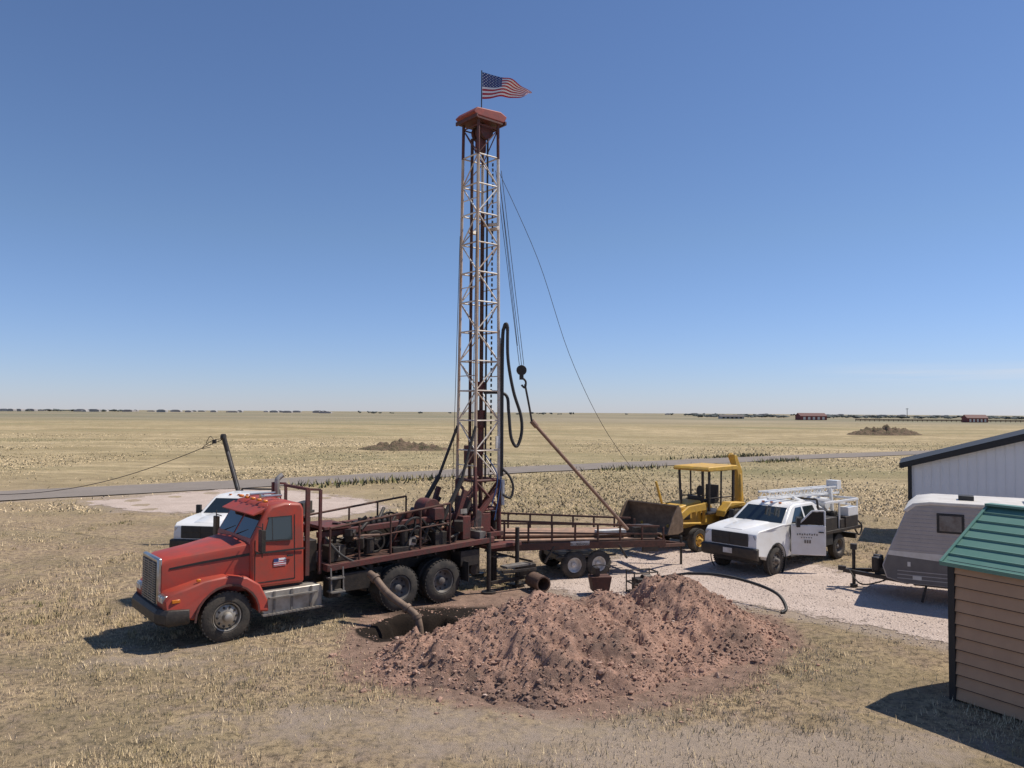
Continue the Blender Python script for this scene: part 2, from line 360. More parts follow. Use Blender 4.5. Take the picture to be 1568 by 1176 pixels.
# ---------------------------------------------------------------- grass
gm=NT('dry_grass_blades'); f=gm.attr('tone')
r=gm.N.new('ShaderNodeValToRGB'); el=r.color_ramp.elements; el[0].position=0; el[0].color=(.76,.60,.38,1); el[1].position=1; el[1].color=(.15,.155,.062,1)
e=el.new(.4); e.color=(.56,.42,.245,1); e=el.new(.7); e.color=(.33,.262,.135,1)
gm.L.new(f,r.inputs['Fac']); gm.L.new(r.outputs['Color'],gm.b.inputs['Base Color'])
geo=gm.N.new('ShaderNodeNewGeometry'); vm=gm.N.new('ShaderNodeVectorMath'); vm.operation='MULTIPLY_ADD'; gm.L.new(geo.outputs['Normal'],vm.inputs[0]); vm.inputs[1].default_value=(.55,.55,.55); vm.inputs[2].default_value=(0,0,.7)
vn_=gm.N.new('ShaderNodeVectorMath'); vn_.operation='NORMALIZE'; gm.L.new(vm.outputs[0],vn_.inputs[0]); gm.L.new(vn_.outputs[0],gm.b.inputs['Normal'])
def blades(name,x,y,h,w,tone,lean=.6):
    n=len(x); a=RNG.uniform(0,6.28,n); b=RNG.uniform(0,6.28,n); l=h*RNG.uniform(.1,1,n)*lean
    z=gz(x,y)-.005
    p0=np.stack([x-np.cos(a)*w/2,y-np.sin(a)*w/2,z],-1); p1=np.stack([x+np.cos(a)*w/2,y+np.sin(a)*w/2,z],-1)
    p2=np.stack([x+np.cos(b)*l,y+np.sin(b)*l,z+h],-1)
    V=np.stack([p0,p1,p2],1).reshape(-1,3)
    me=bpy.data.meshes.new(name); me.vertices.add(3*n); me.vertices.foreach_set('co',V.ravel()); me.loops.add(3*n); me.loops.foreach_set('vertex_index',np.arange(3*n))
    me.polygons.add(n); me.polygons.foreach_set('loop_start',np.arange(n)*3); me.polygons.foreach_set('loop_total',np.full(n,3)); me.update(calc_edges=True)
    at=me.attributes.new('tone','FLOAT','POINT'); at.data.foreach_set('value',np.repeat(tone,3).astype(np.float32))
    me.materials.append(gm.m); o=bpy.data.objects.new(name,me); COL.objects.link(o); return o
def vn(x,y,s,seed):
    v=np.zeros(x.shape); r=np.random.default_rng(seed)
    for i in range(7):
        t=r.uniform(0,6.28); k=s*r.uniform(.5,2.2); v+=np.sin((x*math.cos(t)+y*math.sin(t))*k+r.uniform(0,6.28))
    return v/2.6
NB=280000
u=RNG.uniform(1/40,1/9.2,NB); y=1/u; x=RNG.uniform(-.72,.72,NB)*y
nt=7500; tu=RNG.uniform(1/40,1/9.2,nt); ty=1/tu; tx=RNG.uniform(-.72,.72,nt)*ty; ti=RNG.integers(0,nt,NB); tuft=RNG.random(NB)<.64
tr_=RNG.uniform(.03,.16,nt)
x=np.where(tuft,tx[ti]+RNG.normal(0,1,NB)*tr_[ti],x); y=np.where(tuft,ty[ti]+RNG.normal(0,1,NB)*tr_[ti],y)
tall=np.clip(vn(x,y,.5,4)*.8+.1,0,1); tallz=np.clip(smooth(15,20,y)*.7+smooth(-5,-8,x)*.3,0,1)
tuh=RNG.uniform(0,1,nt)**2
h=(RNG.uniform(.015,.045,NB)+np.where(tuft,.10*tuh[ti],0))*(1+1.1*tall*tallz)
gn=vn(x,y,.6,11); tt=RNG.uniform(-.15,.48,nt)
tone=np.clip(RNG.uniform(0,.42,NB)+.18*np.clip(gn,-1,1)+np.where(tuft,tt[ti],0)+.10*smooth(14,26,y),0,1)
dead=(.95*np.clip(-vn(x,y,1.0,21)+.35,0,1))
k=(RNG.random(NB)>smooth(-.6,.5,sdpoly(x,y,DP))*.985)&(sdpoly(x,y,GP)<RNG.uniform(-.9,.3,NB))&(RNG.random(NB)>bareA(x,y)*.85)&(pitr(x,y)>1.05)&(RNG.random(NB)>dead)&(sdpoly(x,y,PP)<-.4)
blades('dry_grass',x[k],y[k],h[k],(.007+.0005*y)[k],tone[k])
NB=80000; u=RNG.uniform(1/150,1/36,NB); y=1/u; x=RNG.uniform(-.75,.75,NB)*y
k=(roadd(x,y)>3.4)&(sdpoly(x,y,PP)<-.5)&(vn(x,y,.16,31)+RNG.normal(0,.5,NB)>0); x,y=x[k],y[k]
blades('prairie_tussocks',x,y,RNG.uniform(.04,.14,len(x)),.02+.0014*y,np.clip(RNG.uniform(.05,.6,len(x))+.25*vn(x,y,.08,5),0,1),lean=1.8)
n=16000; t=RNG.uniform(0,1,n); i=RNG.integers(1,4,n); A=np.array(roadpts,float); p=A[i]+(A[i+1]-A[i])*t[:,None]; d=A[i+1]-A[i]; d/=np.linalg.norm(d,axis=1)[:,None]
o=np.where(RNG.random(n)<.3,-1,1)*(3.2+np.abs(RNG.normal(0,.8,n))); x=p[:,0]-d[:,1]*o; y=p[:,1]+d[:,0]*o; k=(vn(x,y,.25,77)+RNG.normal(0,.4,n)>.5)&(x>-14)&(x<30); x,y=x[k],y[k]
blades('roadside_weeds',x,y,RNG.uniform(.15,.55,len(x)),np.full(len(x),.13),np.clip(RNG.uniform(.6,1.1,len(x)),0,1),lean=.9)
# ---------------------------------------------------------------- small distant mounds
def farmound(name,cx,cy,rx,ry,h):
    gridmesh(name,np.linspace(cx-rx*1.1,cx+rx*1.1,60),np.linspace(cy-ry*1.1,cy+ry*1.1,30),
      lambda X,Y: gz(X,Y)-.1+(h+.1)*np.clip(1-np.sqrt(((X-cx)/rx)**2+((Y-cy)/ry)**2),0,1)**.6*(1+.9*nz(X,Y,.6,2)),FM)
g=NT('brushy_earth'); FM=g.col(g.mix(g.ramp(g.noise(1.2,6,.8),.4,.6),(.21,.14,.10),(.12,.105,.06))); g.bump(g.noise(4,5),1,.3)
farmound('earth_mound',-13.0,95,6.2,3,.85)
farmound('earth_mound.001',90,186,9,5,1.5)
# ---------------------------------------------------------------- RED RIG TRUCK
T=empty('drilling_rig_truck',(-6.61,16.99,0),220)
def sec(x,hw,zb,zt,r=.16):
    return [(x,-hw,zb),(x,-hw*1.0,zt-r),(x,-hw+r*.3,zt-r*.3),(x,-hw+r,zt-.02),(x,0,zt+.02),(x,hw-r,zt-.02),(x,hw-r*.3,zt-r*.3),(x,hw,zt-r),(x,hw,zb)]
p=Part(); p.loft([sec(1.15,.56,.82,1.70,.10),sec(1.0,.59,.85,1.77,.12),(sec(.4,.70,.9,1.84,.13)),(sec(-.1,.84,.95,1.91,.14)),sec(-.58,.98,.95,1.99,.15)]); p.build('hood','red',T,.015)
p=Part()
for s in(1,-1):
    p.slab([(1.0,s*.592,1.52),(1.0,s*.592,1.56),(.4,s*.702,1.64),(.4,s*.702,1.59)],.004,(0,s,0)); p.slab([(.4,s*.702,1.59),(.4,s*.702,1.64),(-.1,s*.842,1.70),(-.1,s*.842,1.65)],.004,(0,s,0)); p.slab([(-.1,s*.842,1.65),(-.1,s*.842,1.70),(-.57,s*.98,1.76),(-.57,s*.98,1.70)],.004,(0,s,0))
p.build('hood_stripe','black',T)
prof=[(1.2,.78),(1.22,.98),(1.1,1.12),(.8,1.2),(.45,1.3),(0,1.35),(-.42,1.28),(-.68,1.1),(-.85,.75),(-.88,.5)]+[(-.64*math.cos(t),.52+.64*math.sin(t)) for t in np.linspace(.02,math.pi-.05,14)]+[(.85,.60),(1.12,.68)]
p=Part()
def ff(x,y,z):
    s=1 if y>0 else -1
    if abs(y)>1: y=s*(abs(y)-.22*max(0,x-.5)-.10*max(0,(z-1.1)/.25))
    return (x,y,z)
p.prism(prof,.45,1.2,ff); p.prism(prof,-1.2,-.45,ff); p.build('fenders','red',T,.04)
p=Part(); p.prism([(.64*math.cos(t)*1.0,.52+.64*math.sin(t)) for t in np.linspace(0,math.pi,14)]+[(.68*math.cos(t)*1.0,.52+.68*math.sin(t)) for t in np.linspace(math.pi,0,14)],1.195,1.225); p.build('fender_lip','redold',T)
p=Part(); p.box((.1,0,.9),(1.9,.9,.5)); p.box((-1.1,0,.95),(1.3,1.8,.25)); p.build('engine_bay','dark',T)
p=Part(); p.box((1.17,0,1.27),(.10,1.10,.98)); p.build('grille_surround','chrome',T,.03)
p=Part(); p.box((1.205,0,1.26),(.05,.94,.84)); p.build('grille_back','black',T)
p=Part()
for i in range(17): p.box((1.235,0,.87+i*.0485),(.02,.94,.016))
for y in(-.3,0,.3): p.box((1.238,y,1.26),(.02,.015,.84))
p.build('grille_bars','alu',T)
p=Part(); p.prism([(1.28,.50),(1.34,.56),(1.34,.74),(1.28,.82),(1.12,.82),(1.12,.5)],-.85,.85)
for s in(1,-1): p.loft([[(1.28,s*.85,.5),(1.34,s*.85,.56),(1.34,s*.85,.74),(1.28,s*.85,.82),(1.12,s*.85,.82),(1.12,s*.85,.5)],[(1.16,s*1.15,.5),(1.22,s*1.17,.56),(1.22,s*1.17,.74),(1.16,s*1.15,.82),(1.02,s*1.1,.82),(1.02,s*1.1,.5)],[(.78,s*1.2,.52),(.78,s*1.24,.58),(.78,s*1.24,.72),(.78,s*1.2,.8),(.74,s*1.12,.8),(.74,s*1.12,.52)]])
p.build('bumper','dark',T,.012)
p=Part(); 
for s in(1,-1): p.box((1.17,s*.80,.99),(.08,.36,.17))
p.build('headlight_bezel','chrome',T,.01)
p=Part()
for s in(1,-1):
    p.box((1.215,s*.88,.99),(.03,.14,.12)); p.box((1.215,s*.71,.99),(.03,.14,.12))
p.build('headlight_lens','lens',T,.01)
p=Part()
for s in(1,-1): p.box((1.0,s*1.075,.97),(.16,.03,.07)); p.box((.55,s*1.02,1.32),(.08,.05,.05))
p.build('turn_signal','orange',T,.01)
def fy(z): return 1.06*(1-.085*max(0,min(1,(z-1.9)/.9)))
cf=lambda x,y,z:(x,math.copysign(fy(z),y),z)
p=Part(); p.prism([(-.52,1.0),(-.52,2.0),(-.86,2.6),(-.98,2.72),(-1.3,2.78),(-1.68,2.74),(-1.74,2.6),(-1.74,.98)],-1,1,cf); p.build('cab','red',T,.06)
p=Part()
for s in(1,-1):
    p.slab([(-.55,s*.05,2.05),(-.55,s*.93,2.05),(-.815,s*.87,2.52),(-.815,s*.05,2.52)],.012,(1,0,.5))
p.build('windshield','glass',T)
def sp(x,z,s=1): return (x,s*fy(z),z)
p=Part(); q=Part(); st=Part()
for s in(1,-1):
    p.slab([sp(-.78,2.0,s),sp(-.92,2.46,s),sp(-1.42,2.46,s),sp(-1.42,1.98,s)],.006,(0,s,0))
    q.slab([sp(-.60,1.1,s),sp(-.60,1.12,s),sp(-1.5,1.12,s),sp(-1.5,1.1,s)],.003,(0,s,0))
    for xx in(-.60,-1.5): q.slab([sp(xx,1.1,s),sp(xx-.015,1.1,s),sp(xx-.015,2.5 if xx<-1 else 2.02,s),sp(xx,2.5 if xx<-1 else 2.02,s)],.003,(0,s,0))
    q.slab([sp(-.76,1.97,s),sp(-.76,1.99,s),sp(-1.44,1.98,s),sp(-1.44,1.95,s)],.008,(0,s,0)); q.slab([sp(-.90,2.46,s),sp(-.90,2.485,s),sp(-1.44,2.485,s),sp(-1.44,2.46,s)],.008,(0,s,0))
    q.slab([sp(-1.42,1.97,s),sp(-1.445,1.97,s),sp(-1.445,2.48,s),sp(-1.42,2.48,s)],.008,(0,s,0)); q.slab([sp(-.98,1.97,s),sp(-1.0,1.97,s),sp(-1.0,2.48,s),sp(-.98,2.48,s)],.009,(0,s,0))
    st.slab([sp(-.62,1.72,s),sp(-.62,1.76,s),sp(-1.73,1.76,s),sp(-1.73,1.72,s)],.0045,(0,s,0)); q.box((-1.38,s*1.085,1.62),(.14,.03,.035))
p.build('side_windows','glass',T); q.build('door_trim','black',T); st.build('cab_stripe','black',T)
p=Part(); p.slab([sp(-1.02,1.42),sp(-1.02,1.58),sp(-1.3,1.58),sp(-1.3,1.42)],.004,(0,1,0)); p.build('door_decal_white','flagw',T)
p=Part(); p.slab([sp(-1.02,1.51),sp(-1.02,1.58),sp(-1.13,1.58),sp(-1.13,1.51)],.007,(0,1,0)); p.build('door_decal_blue','flagb',T)
p=Part()
for k in range(3): z=1.43+k*.045; p.slab([sp(-1.02 if k<2 else -1.14,z),sp(-1.02 if k<2 else -1.14,z+.02),sp(-1.3,z+.02),sp(-1.3,z)],.006,(0,1,0))
p.build('door_decal_red','flagr',T)
p=Part(); p.prism([(-.80,2.58),(-.60,2.52),(-.58,2.55),(-.86,2.68)],-.93,.93); p.build('sun_visor','red',T,.01)
p=Part(); 
for y in(-.7,-.35,0,.35,.7): p.box((-.95,y,2.80),(.1,.12,.06))
p.build('roof_marker_lights','orange',T,.02)
p=Part(); p.tube((-1.1,.3,2.86),(-1.5,.3,2.86),.03,.03); p.tube((-1.0,.3,2.86),(-1.1,.3,2.86),.07,.03); p.tube((-1.0,-.3,2.86),(-1.6,-.3,2.86),.03); p.build('air_horns','chrome',T)
p=Part()
for s in(1,-1):
    p.box((-.62,s*1.38,2.05),(.09,.19,.46)); p.tube((-.62,s*1.05,2.32),(-.62,s*1.4,2.32),.012); p.tube((-.62,s*1.05,1.78),(-.62,s*1.4,1.78),.012); p.tube((-.62,s*1.4,1.7),(-.62,s*1.4,2.42),.012)
p.build('mirrors','dark',T,.01)
p=Part(); p.beam((-.53,.15,2.06),(-.62,.6,2.2),.012); p.beam((-.53,-.6,2.06),(-.62,-.15,2.2),.012); p.build('wipers','black',T)
p=Part()
for s in(1,-1):
    p.prism([(-.78,.42),(-.74,.52),(-.74,.86),(-.80,.92),(-2.06,.92),(-2.12,.86),(-2.12,.46),(-2.06,.40)],s*.75,s*1.16)
p.build('tank_step_box','alu',T,.02)
p=Part()
for s in(1,-1):
    for x in(-1.0,-1.4,-1.85): p.box((x,s*1.17,.66),(.05,.02,.5))
    p.box((-1.42,s*1.2,.44),(1.4,.14,.03)); p.box((-1.42,s*1.2,.78),(1.1,.10,.03))
    for k in range(14): p.box((-.85-k*.09,s*1.21,.44),(.01,.13,.045))
p.build('steps','grey',T)
p=Part()
p.tube((-1.9,-.9,1.0),(-1.9,-.9,2.55),.075,n=14); p.path([(-1.9,-.9,2.5),(-1.9,-.9,3.02),(-1.93,-.9,3.14),(-2.04,-.9,3.22)],.065,n=12)
p.build('exhaust_stack','alu',T)
p=Part()
for s in(1,-1):
    p.beam((-1.84,s*.95,1.1),(-1.84,s*.95,3.05),.09,.07); 
    p.beam((-2.15,s*.95,1.1),(-2.15,s*.95,3.0),.06)
    p.beam((-1.84,s*.95,3.03),(-2.15,s*.95,3.0),.05)
p.beam((-1.84,-.95,2.2),(-1.84,.95,2.2),.07); p.beam((-1.84,-.3,3.03),(-1.84,.95,3.03),.06); p.beam((-1.84,0,1.2),(-1.84,0,2.2),.07)
p.build('headache_rack','redold',T)
p=Part(); p.lathe([(.001,0),(.14,0),(.14,.9),(.001,.9)],(-2.0,-.45,1.75)); p.box((-2.0,.55,1.5),(.3,.5,.7)); p.build('air_tank','dark',T,.01)
for s,nm in((1,'near'),(-1,'far')):
    wheel(T,'front_wheel_'+nm,0,s*1.03,.52,.27,s,'alu',10,True)
    for i,x in enumerate((-4.14,-5.42)):
        wheel(T,f'rear_wheel_{nm}_{i}',x,s*1.06,.53,.26,s,'grey',8,False); wheel(T,f'rear_inner_wheel_{nm}_{i}',x,s*.74,.53,.26,s,'grey',0,False)
p=Part(); p.tube((0,-1,.52),(0,1,.52),.07); p.tube((-4.14,-1,.53),(-4.14,1,.53),.11); p.tube((-5.42,-1,.53),(-5.42,1,.53),.11)
for x in(-4.14,-5.42): p.lathe([(.001,-.16),(.2,-.16),(.25,0),(.2,.16),(.001,.16)],(x,0,.55))
p.beam((-.5,.42,.92),(-7.0,.42,.98),.09,.28); p.beam((-.5,-.42,.92),(-7.0,-.42,.98),.09,.28)
p.beam((-3.6,.42,.6),(-5.9,.42,.6),.1,.12); p.beam((-3.6,-.42,.6),(-5.9,-.42,.6),.1,.12)
p.build('chassis','dark',T)
def dz(x): return 1.24+(-x-2.26)*.036
p=Part()
p.beam((-2.25,1.17,dz(-2.25)),(-7.05,1.17,dz(-7.05)),.07,.13); p.beam((-2.25,-1.17,dz(-2.25)),(-7.05,-1.17,dz(-7.05)),.07,.13)
for x in(-2.27,-7.0): p.beam((x,-1.2,dz(x)),(x,1.2,dz(x)),.09,.15)
p.build('deck_frame','redold',T,.006)
p=Part(); p.beam((-2.27,0,dz(-2.27)+.02),(-7.0,0,dz(-7)+.02),2.28,.06); p.build('deck_plate','rust',T)
p=Part()
for x in np.arange(-2.5,-7,-.55): p.beam((x,-1.1,dz(x)-.1),(x,1.1,dz(x)-.1),.06,.12)
p.box((-3.0,.95,.86),(.7,.4,.42)); p.box((-2.45,.98,.8),(.3,.3,.5)); p.box((-6.3,.9,1.0),(.6,.45,.4)); p.tube((-3.45,.9,.7),(-3.45,.9,1.2),.12); p.box((-3.6,.6,.9),(.5,.5,.3)); p.tube((-6.6,.95,.65),(-6.6,.5,.65),.16)
p.tube((-2.3,1.0,.95),(-3.3,1.05,.6),.05)
p.build('underdeck_equipment','dark',T,.01)
p=Part(); p.box((-2.42,1.22,1.02),(.35,.22,.03)); p.box((-2.42,1.25,.72),(.35,.25,.03)); p.beam((-2.28,1.3,.7),(-2.28,1.25,1.25),.03);p.beam((-2.58,1.3,.7),(-2.58,1.25,1.25),.03); p.build('deck_steps','grey',T)
p=Part(); p.box((-3.5,1.06,.75),(.02,.55,.5)); p.box((-6.1,1.06,.7),(.02,.55,.5)); p.build('mud_flaps','black',T)
p=Part()
zt=lambda x:2.1+(-x-2.2)*.10
for s in(1,-1):
    p.tube((-2.35,s*1.05,zt(-2.35)),(-5.7,s*1.05,zt(-5.7)),.028,n=8); p.tube((-3.0,s*1.05,1.8),(-5.7,s*1.05,1.95),.02,n=8)
    for x in(-2.35,-3.1,-3.95,-4.8,-5.7): p.tube((x,s*1.05,dz(x)),(x,s*1.05,zt(x)),.026,n=8)
p.build('deck_railing','rust',T)
p=Part()
p.beam((-2.3,.5,1.9),(-6.6,.5,2.05),.12,.14); p.beam((-2.3,-.5,1.9),(-6.6,-.5,2.05),.12,.14)
for x in(-2.5,-4.4,-6.0):
    for s in(.5,-.5): p.beam((x,s,dz(x)),(x,s,1.95),.1)
p.box((-2.75,.1,2.05),(.7,1.1,.08)); p.box((-5.95,-.2,1.9),(.45,.6,.8)); p.box((-6.35,.75,1.75),(.25,.3,.6)); p.box((-5.2,-.2,1.6),(.5,.9,.45))
p.beam((-6.0,.6,1.4),(-6.5,.62,2.7),.12); p.beam((-6.0,-.6,1.4),(-6.5,-.62,2.7),.12)
p.box((-5.6,.55,2.15),(.3,.35,.3)); p.tube((-5.6,-.1,2.25),(-5.6,.4,2.25),.26,n=20)
p.build('drawworks_frame','redold',T,.012)
p=Part()
for x,z,r,y0,y1 in((-3.1,1.68,.33,.35,.45),(-3.1,1.68,.33,-.3,-.22),(-3.75,1.62,.27,.6,.68),(-4.9,1.75,.38,-.65,-.58),(-4.9,1.75,.38,.62,.7),(-5.45,1.7,.3,.3,.38)):
    p.lathe([(r-.05,y0),(r,y0),(r,y1),(r-.05,y1),(r-.05,y0)],(x,0,z),n=28); p.tube((x,y0-.02,z),(x,y1+.02,z),.07)
    for k in range(5):
        t=k*math.pi*2/5+.3; p.beam((x,(y0+y1)/2,z),(x+math.cos(t)*(r-.03),(y0+y1)/2,z+math.sin(t)*(r-.03)),.045)
p.tube((-4.9,-.58,1.75),(-4.9,.62,1.75),.2,n=20)
p.box((-4.0,0,1.62),(1.1,.62,.5)); p.box((-4.0,0,1.95),(.9,.35,.2)); 
for k in range(6): p.tube((-3.6-k*.16,.15,2.0),(-3.6-k*.16,.15,2.16),.045)
p.tube((-3.3,-.1,1.6),(-2.5,-.1,1.5),.09); p.box((-2.6,.75,1.5),(.4,.4,.35)); p.tube((-3.5,.8,1.4),(-3.5,.8,1.75),.13); p.tube((-4.45,.85,1.45),(-4.45,.85,1.85),.1)
p.box((-5.5,.8,1.55),(.35,.3,.35)); p.box((-4.3,.9,1.42),(.5,.22,.12))
rr=random.Random(3)
for k in range(56):
    x=rr.uniform(-2.6,-6.6); y=rr.uniform(-.9,1.0); z=rr.uniform(1.4,2.05); 
    if k%2: p.box((x,y,z),(rr.uniform(.08,.3),rr.uniform(.08,.25),rr.uniform(.08,.3)),rot=(0,rr.uniform(-20,20),rr.uniform(0,90)))
    else: p.tube((x,y,z),(x+rr.uniform(-.5,.5),y+rr.uniform(-.3,.3),z+rr.uniform(-.2,.3)),rr.uniform(.02,.05),n=8)
p.build('engine_and_pumps','dark',T,.006)
p=Part()
for k in range(12):
    x=rr.uniform(-2.6,-6.6); y=rr.uniform(.3,1.0); z=rr.uniform(1.45,1.9); p.tube((x,y,z),(x+rr.uniform(-.7,.7),y+rr.uniform(-.2,.2),z+rr.uniform(-.1,.15)),rr.uniform(.015,.035),n=8)
p.build('loose_rods','pipe',T)
p=Part()
for k in range(11):
    x=rr.uniform(-2.5,-5.5); y=rr.uniform(.2,1.0)
    p.path([(x,y,1.45),(x-.25,y+.1,1.95),(x-.6,y,1.75),(x-.9,y-.15,1.45)],.022,n=6)
p.path([(-2.3,.9,1.9),(-2.6,1.1,1.5),(-3.1,1.15,1.2),(-3.4,1.05,1.0)],.03)
p.build('deck_hoses','black',T)
p=Part()
for k in range(7): 
    p.tube((-6.75,.55+k*.07,1.5),(-6.95+.03*k,.55+k*.07,2.15),.011,n=6)
p.box((-6.75,.78,1.5),(.2,.6,.25)); p.build('control_levers','grey',T)
p=Part(); p.box((-2.62,.9,1.55),(.02,.2,.25)); p.box((-4.6,1.0,1.6),(.2,.03,.2)); p.box((-6.2,.96,2.2),(.2,.03,.12)); p.build('pale_panels','alu',T)
# ---- mast
MX=-7.40
def leg(z,sx,sy,w0=.43,w1=.35):
    t=(z-1.2)/11.8; w=w0+(w1-w0)*t; return (MX+sx*w,sy*w,z)
legs=[(1,1),(1,-1),(-1,-1),(-1,1)]
p=Part(); pr=Part(); prd=Part()
for i,(sx,sy) in enumerate(legs):
    tgt=pr if i in(0,1) else p
    tgt.tube(leg(2.9,sx,sy),leg(12.0,sx,sy),.042,n=8)
    prd.tube(leg(12.0,sx,sy),leg(13.0,sx,sy),.045,n=8); prd.tube(leg(1.25,sx,sy),leg(2.9,sx,sy),.06,n=8)
zs=np.arange(2.9,12.9,.83)
for i in range(len(zs)-1):
    za,zb=zs[i],zs[i+1]; tgt=p if zb<12.1 else prd
    for j in range(4):
        A=legs[j];B=legs[(j+1)%4]
        tgt.tube(leg(zb,*A),leg(zb,*B),.022,n=6)
        tt=tgt if (i+j)%5 else (pr if zb<12.1 else prd)
        if (i+j)%2: tt.tube(leg(za,*A),leg(zb,*B),.018,n=6)
        else: tt.tube(leg(za,*B),leg(zb,*A),.018,n=6)
    if i%3==0:
        for j in(0,2): 
            A=legs[j];B=legs[(j+1)%4]; tgt.tube(leg((za+zb)/2,*A),leg((za+zb)/2,*B),.015,n=6)
p.build('mast_lattice','mast',T); pr.build('mast_rusty_legs','mastrust',T)
for j in range(4):
    A=legs[j];B=legs[(j+1)%4]
    for za,zb in((1.3,2.1),(2.1,2.9)): prd.tube(leg(za,*A),leg(zb,*B),.04,n=6); prd.tube(leg(zb,*A),leg(zb,*B),.045,n=6)
prd.box((MX,0,1.42),(1.0,1.1,.12)); prd.box((MX+.1,.46,1.75),(.35,.06,.5)); prd.box((MX+.1,-.46,1.9),(.45,.06,.8)); prd.box((MX+.45,-.1,2.2),(.06,.6,.5))
prd.beam((MX-.42,.42,2.7),(-6.4,.55,1.4),.11); prd.beam((MX-.42,-.42,2.7),(-6.4,-.55,1.4),.11)
prd.box((MX-.1,0,1.7),(.4,.4,.45)); prd.tube((MX,0,3.0),(MX,0,3.5),.14); prd.beam((MX+.5,.6,1.4),(MX+.42,.42,3.3),.07)
prd.build('mast_base_and_top','redold',T,.006)
p=Part()
p.prism([(MX+.48,13.06),(MX+.60,13.14),(MX+.45,13.30),(MX-.38,13.36),(MX-.62,13.26),(MX-.52,13.06)],-.44,.44); p.build('crown_block','redcrown',T,.03)
p=Part(); p.box((MX,0,13.02),(.9,.9,.05)); p.beam((MX+.5,-.5,13.04),(MX+.5,.5,13.04),.05,.1); p.beam((MX-.52,-.5,13.04),(MX-.52,.5,13.04),.05,.1)
for y in(-.18,0,.18): p.lathe([(.001,y-.05),(.22,y-.05),(.19,y),(.22,y+.05),(.001,y+.05)],(MX-.05,0,12.78),n=20)
p.box((MX,0,12.4),(.22,.22,.4)); p.build('crown_sheaves','redold',T)
p=Part(); p.tube((MX-.05,.05,1.0),(MX-.05,.05,10.5),.055,n=10); p.tube((MX+.18,-.16,2.9),(MX+.18,-.16,12.6),.045,n=8); p.build('kelly_and_standpipe','rust',T)
p=Part()
p.tube((MX-.1,.2,2.8),(MX-.1,.2,12.7),.03,n=6)
for x,y in((.12,.1),(.18,.16),(-.2,-.05),(-.12,-.25),(.28,.28)): p.tube((MX+x,y,2.5),(MX+x*.6,y*.6,12.8),.009,n=5)
for s in(1,-1): p.tube((MX+.58,s*.45,1.6),(MX+.42,s*.38,9.8),.009,n=5)
p.build('mast_cables','dark',T)
p=Part()
for k in range(60): p.box((MX-.26,.24,3+k*.15),(.05,.02,.09),rot=(0,0,90*(k%2)))
p.build('drive_chain','dark',T)
p=Part(); p.box((MX-.05,.05,4.6),(.22,.22,.5)); p.tube((MX-.05,.05,4.85),(MX-.05,.05,5.4),.05); p.tube((MX-.05,.05,3.6),(MX-.05,.05,4.35),.09); p.box((MX-.05,.05,5.5),(.28,.16,.3)); p.box((MX+.1,-.2,3.6),(.3,.3,.5))
p.build('swivel_and_hook','redold',T,.02)
p=Part(); p.box((MX,-.30,9.95),(.35,.06,.12),rot=(20,0,0)); p.box((MX-.3,.28,10.0),(.10,.3,.10),rot=(0,30,10)); p.tube((MX-.05,.05,10.1),(MX-.42,.36,10.15),.05); p.tube((MX-.42,.38,6.9),(MX-.45,.42,2.6),.05); p.build('mast_brackets','mast',T,.01)
hx,hy=MX-.46,.44
p=Part()
p.path([(hx-.02,hy+.02,3.0),(hx-.02,hy+.02,6.6),(hx-.05,hy+.06,7.2),(hx-.09,hy+.12,7.28),(hx-.1,hy+.15,7.1)],.05,n=10,sub=4)
p.path([(hx-.1,hy+.15,7.2),(hx-.12,hy+.15,6.3),(hx-.30,hy+.18,5.4),(hx-.55,hy+.22,4.7),(hx-.58,hy+.22,4.2),(hx-.42,hy+.2,3.83),(hx-.25,hy+.15,4.1),(hx-.2,hy+.1,4.8),(hx-.15,hy,5.3),(MX-.1,.1,5.35)],.045,n=10)
p.path([(hx,hy+.1,3.2),(hx-.2,hy+.15,3.0),(hx-.3,hy+.2,2.7),(hx-.2,hy+.2,2.4),(hx,hy+.1,2.5)],.035,n=8)
p.build('kelly_hose','black',T)
p=Part(); p.path([(MX-.45,.4,4.2),(MX-.5,.45,3.4),(MX-.4,.5,2.7),(MX-.2,.5,1.8)],.015,n=6); p.path([(MX+.1,.48,3.6),(MX-.3,.5,3.0),(MX-.1,.5,2.2)],.015,n=6); p.build('hydraulic_lines','blue',T)
p=Part(); p.box((MX-.38,.44,3.95),(.2,.03,.35)); p.tube((MX-.5,.5,2.2),(MX-.5,.5,2.9),.05); p.build('mast_white_fittings','whitedirty',T)
p=Part()
for s in(1,-1):
    p.tube((-5.6,s*.62,1.7),(-6.45,s*.55,3.0),.065); p.tube((-6.4,s*.55,2.9),(MX+.42,s*.42,4.4),.04); p.beam((-6.0,s*.8,1.4),(-6.6,s*.7,2.4),.08)
p.build('raising_cylinders','dark',T)
p=Part(); p.box((-7.75,0,1.12),(1.2,1.6,.1)); p.box((-7.5,0,1.25),(.5,.6,.22)); p.build('rotary_table_platform','redold',T,.01)
p=Part()
for x,s in((-6.9,1.15),(-6.9,-1.15),(-8.1,.9),(-8.1,-.9)):
    p.tube((x,s,.03),(x,s,1.6),.06); p.tube((x,s,0),(x,s,.06),.2,n=14)
p.tube((-7.9,.1,-.1),(-7.9,.1,2.0),.10,n=12); p.beam((-7.0,1.1,.25),(-8.4,1.1,.25),.08); p.beam((-8.3,-.8,.7),(-8.3,1.3,.7),.05); p.beam((-7.2,1.35,.55),(-8.4,1.35,.5),.06)
p.build('jacks_and_casing','dark',T)
p=Part(); p.box((-7.9,1.1,.62),(.9,.3,.05)); p.box((-7.75,.6,.8),(.4,.3,.03)); p.build('catwalk_boards','grey',T)
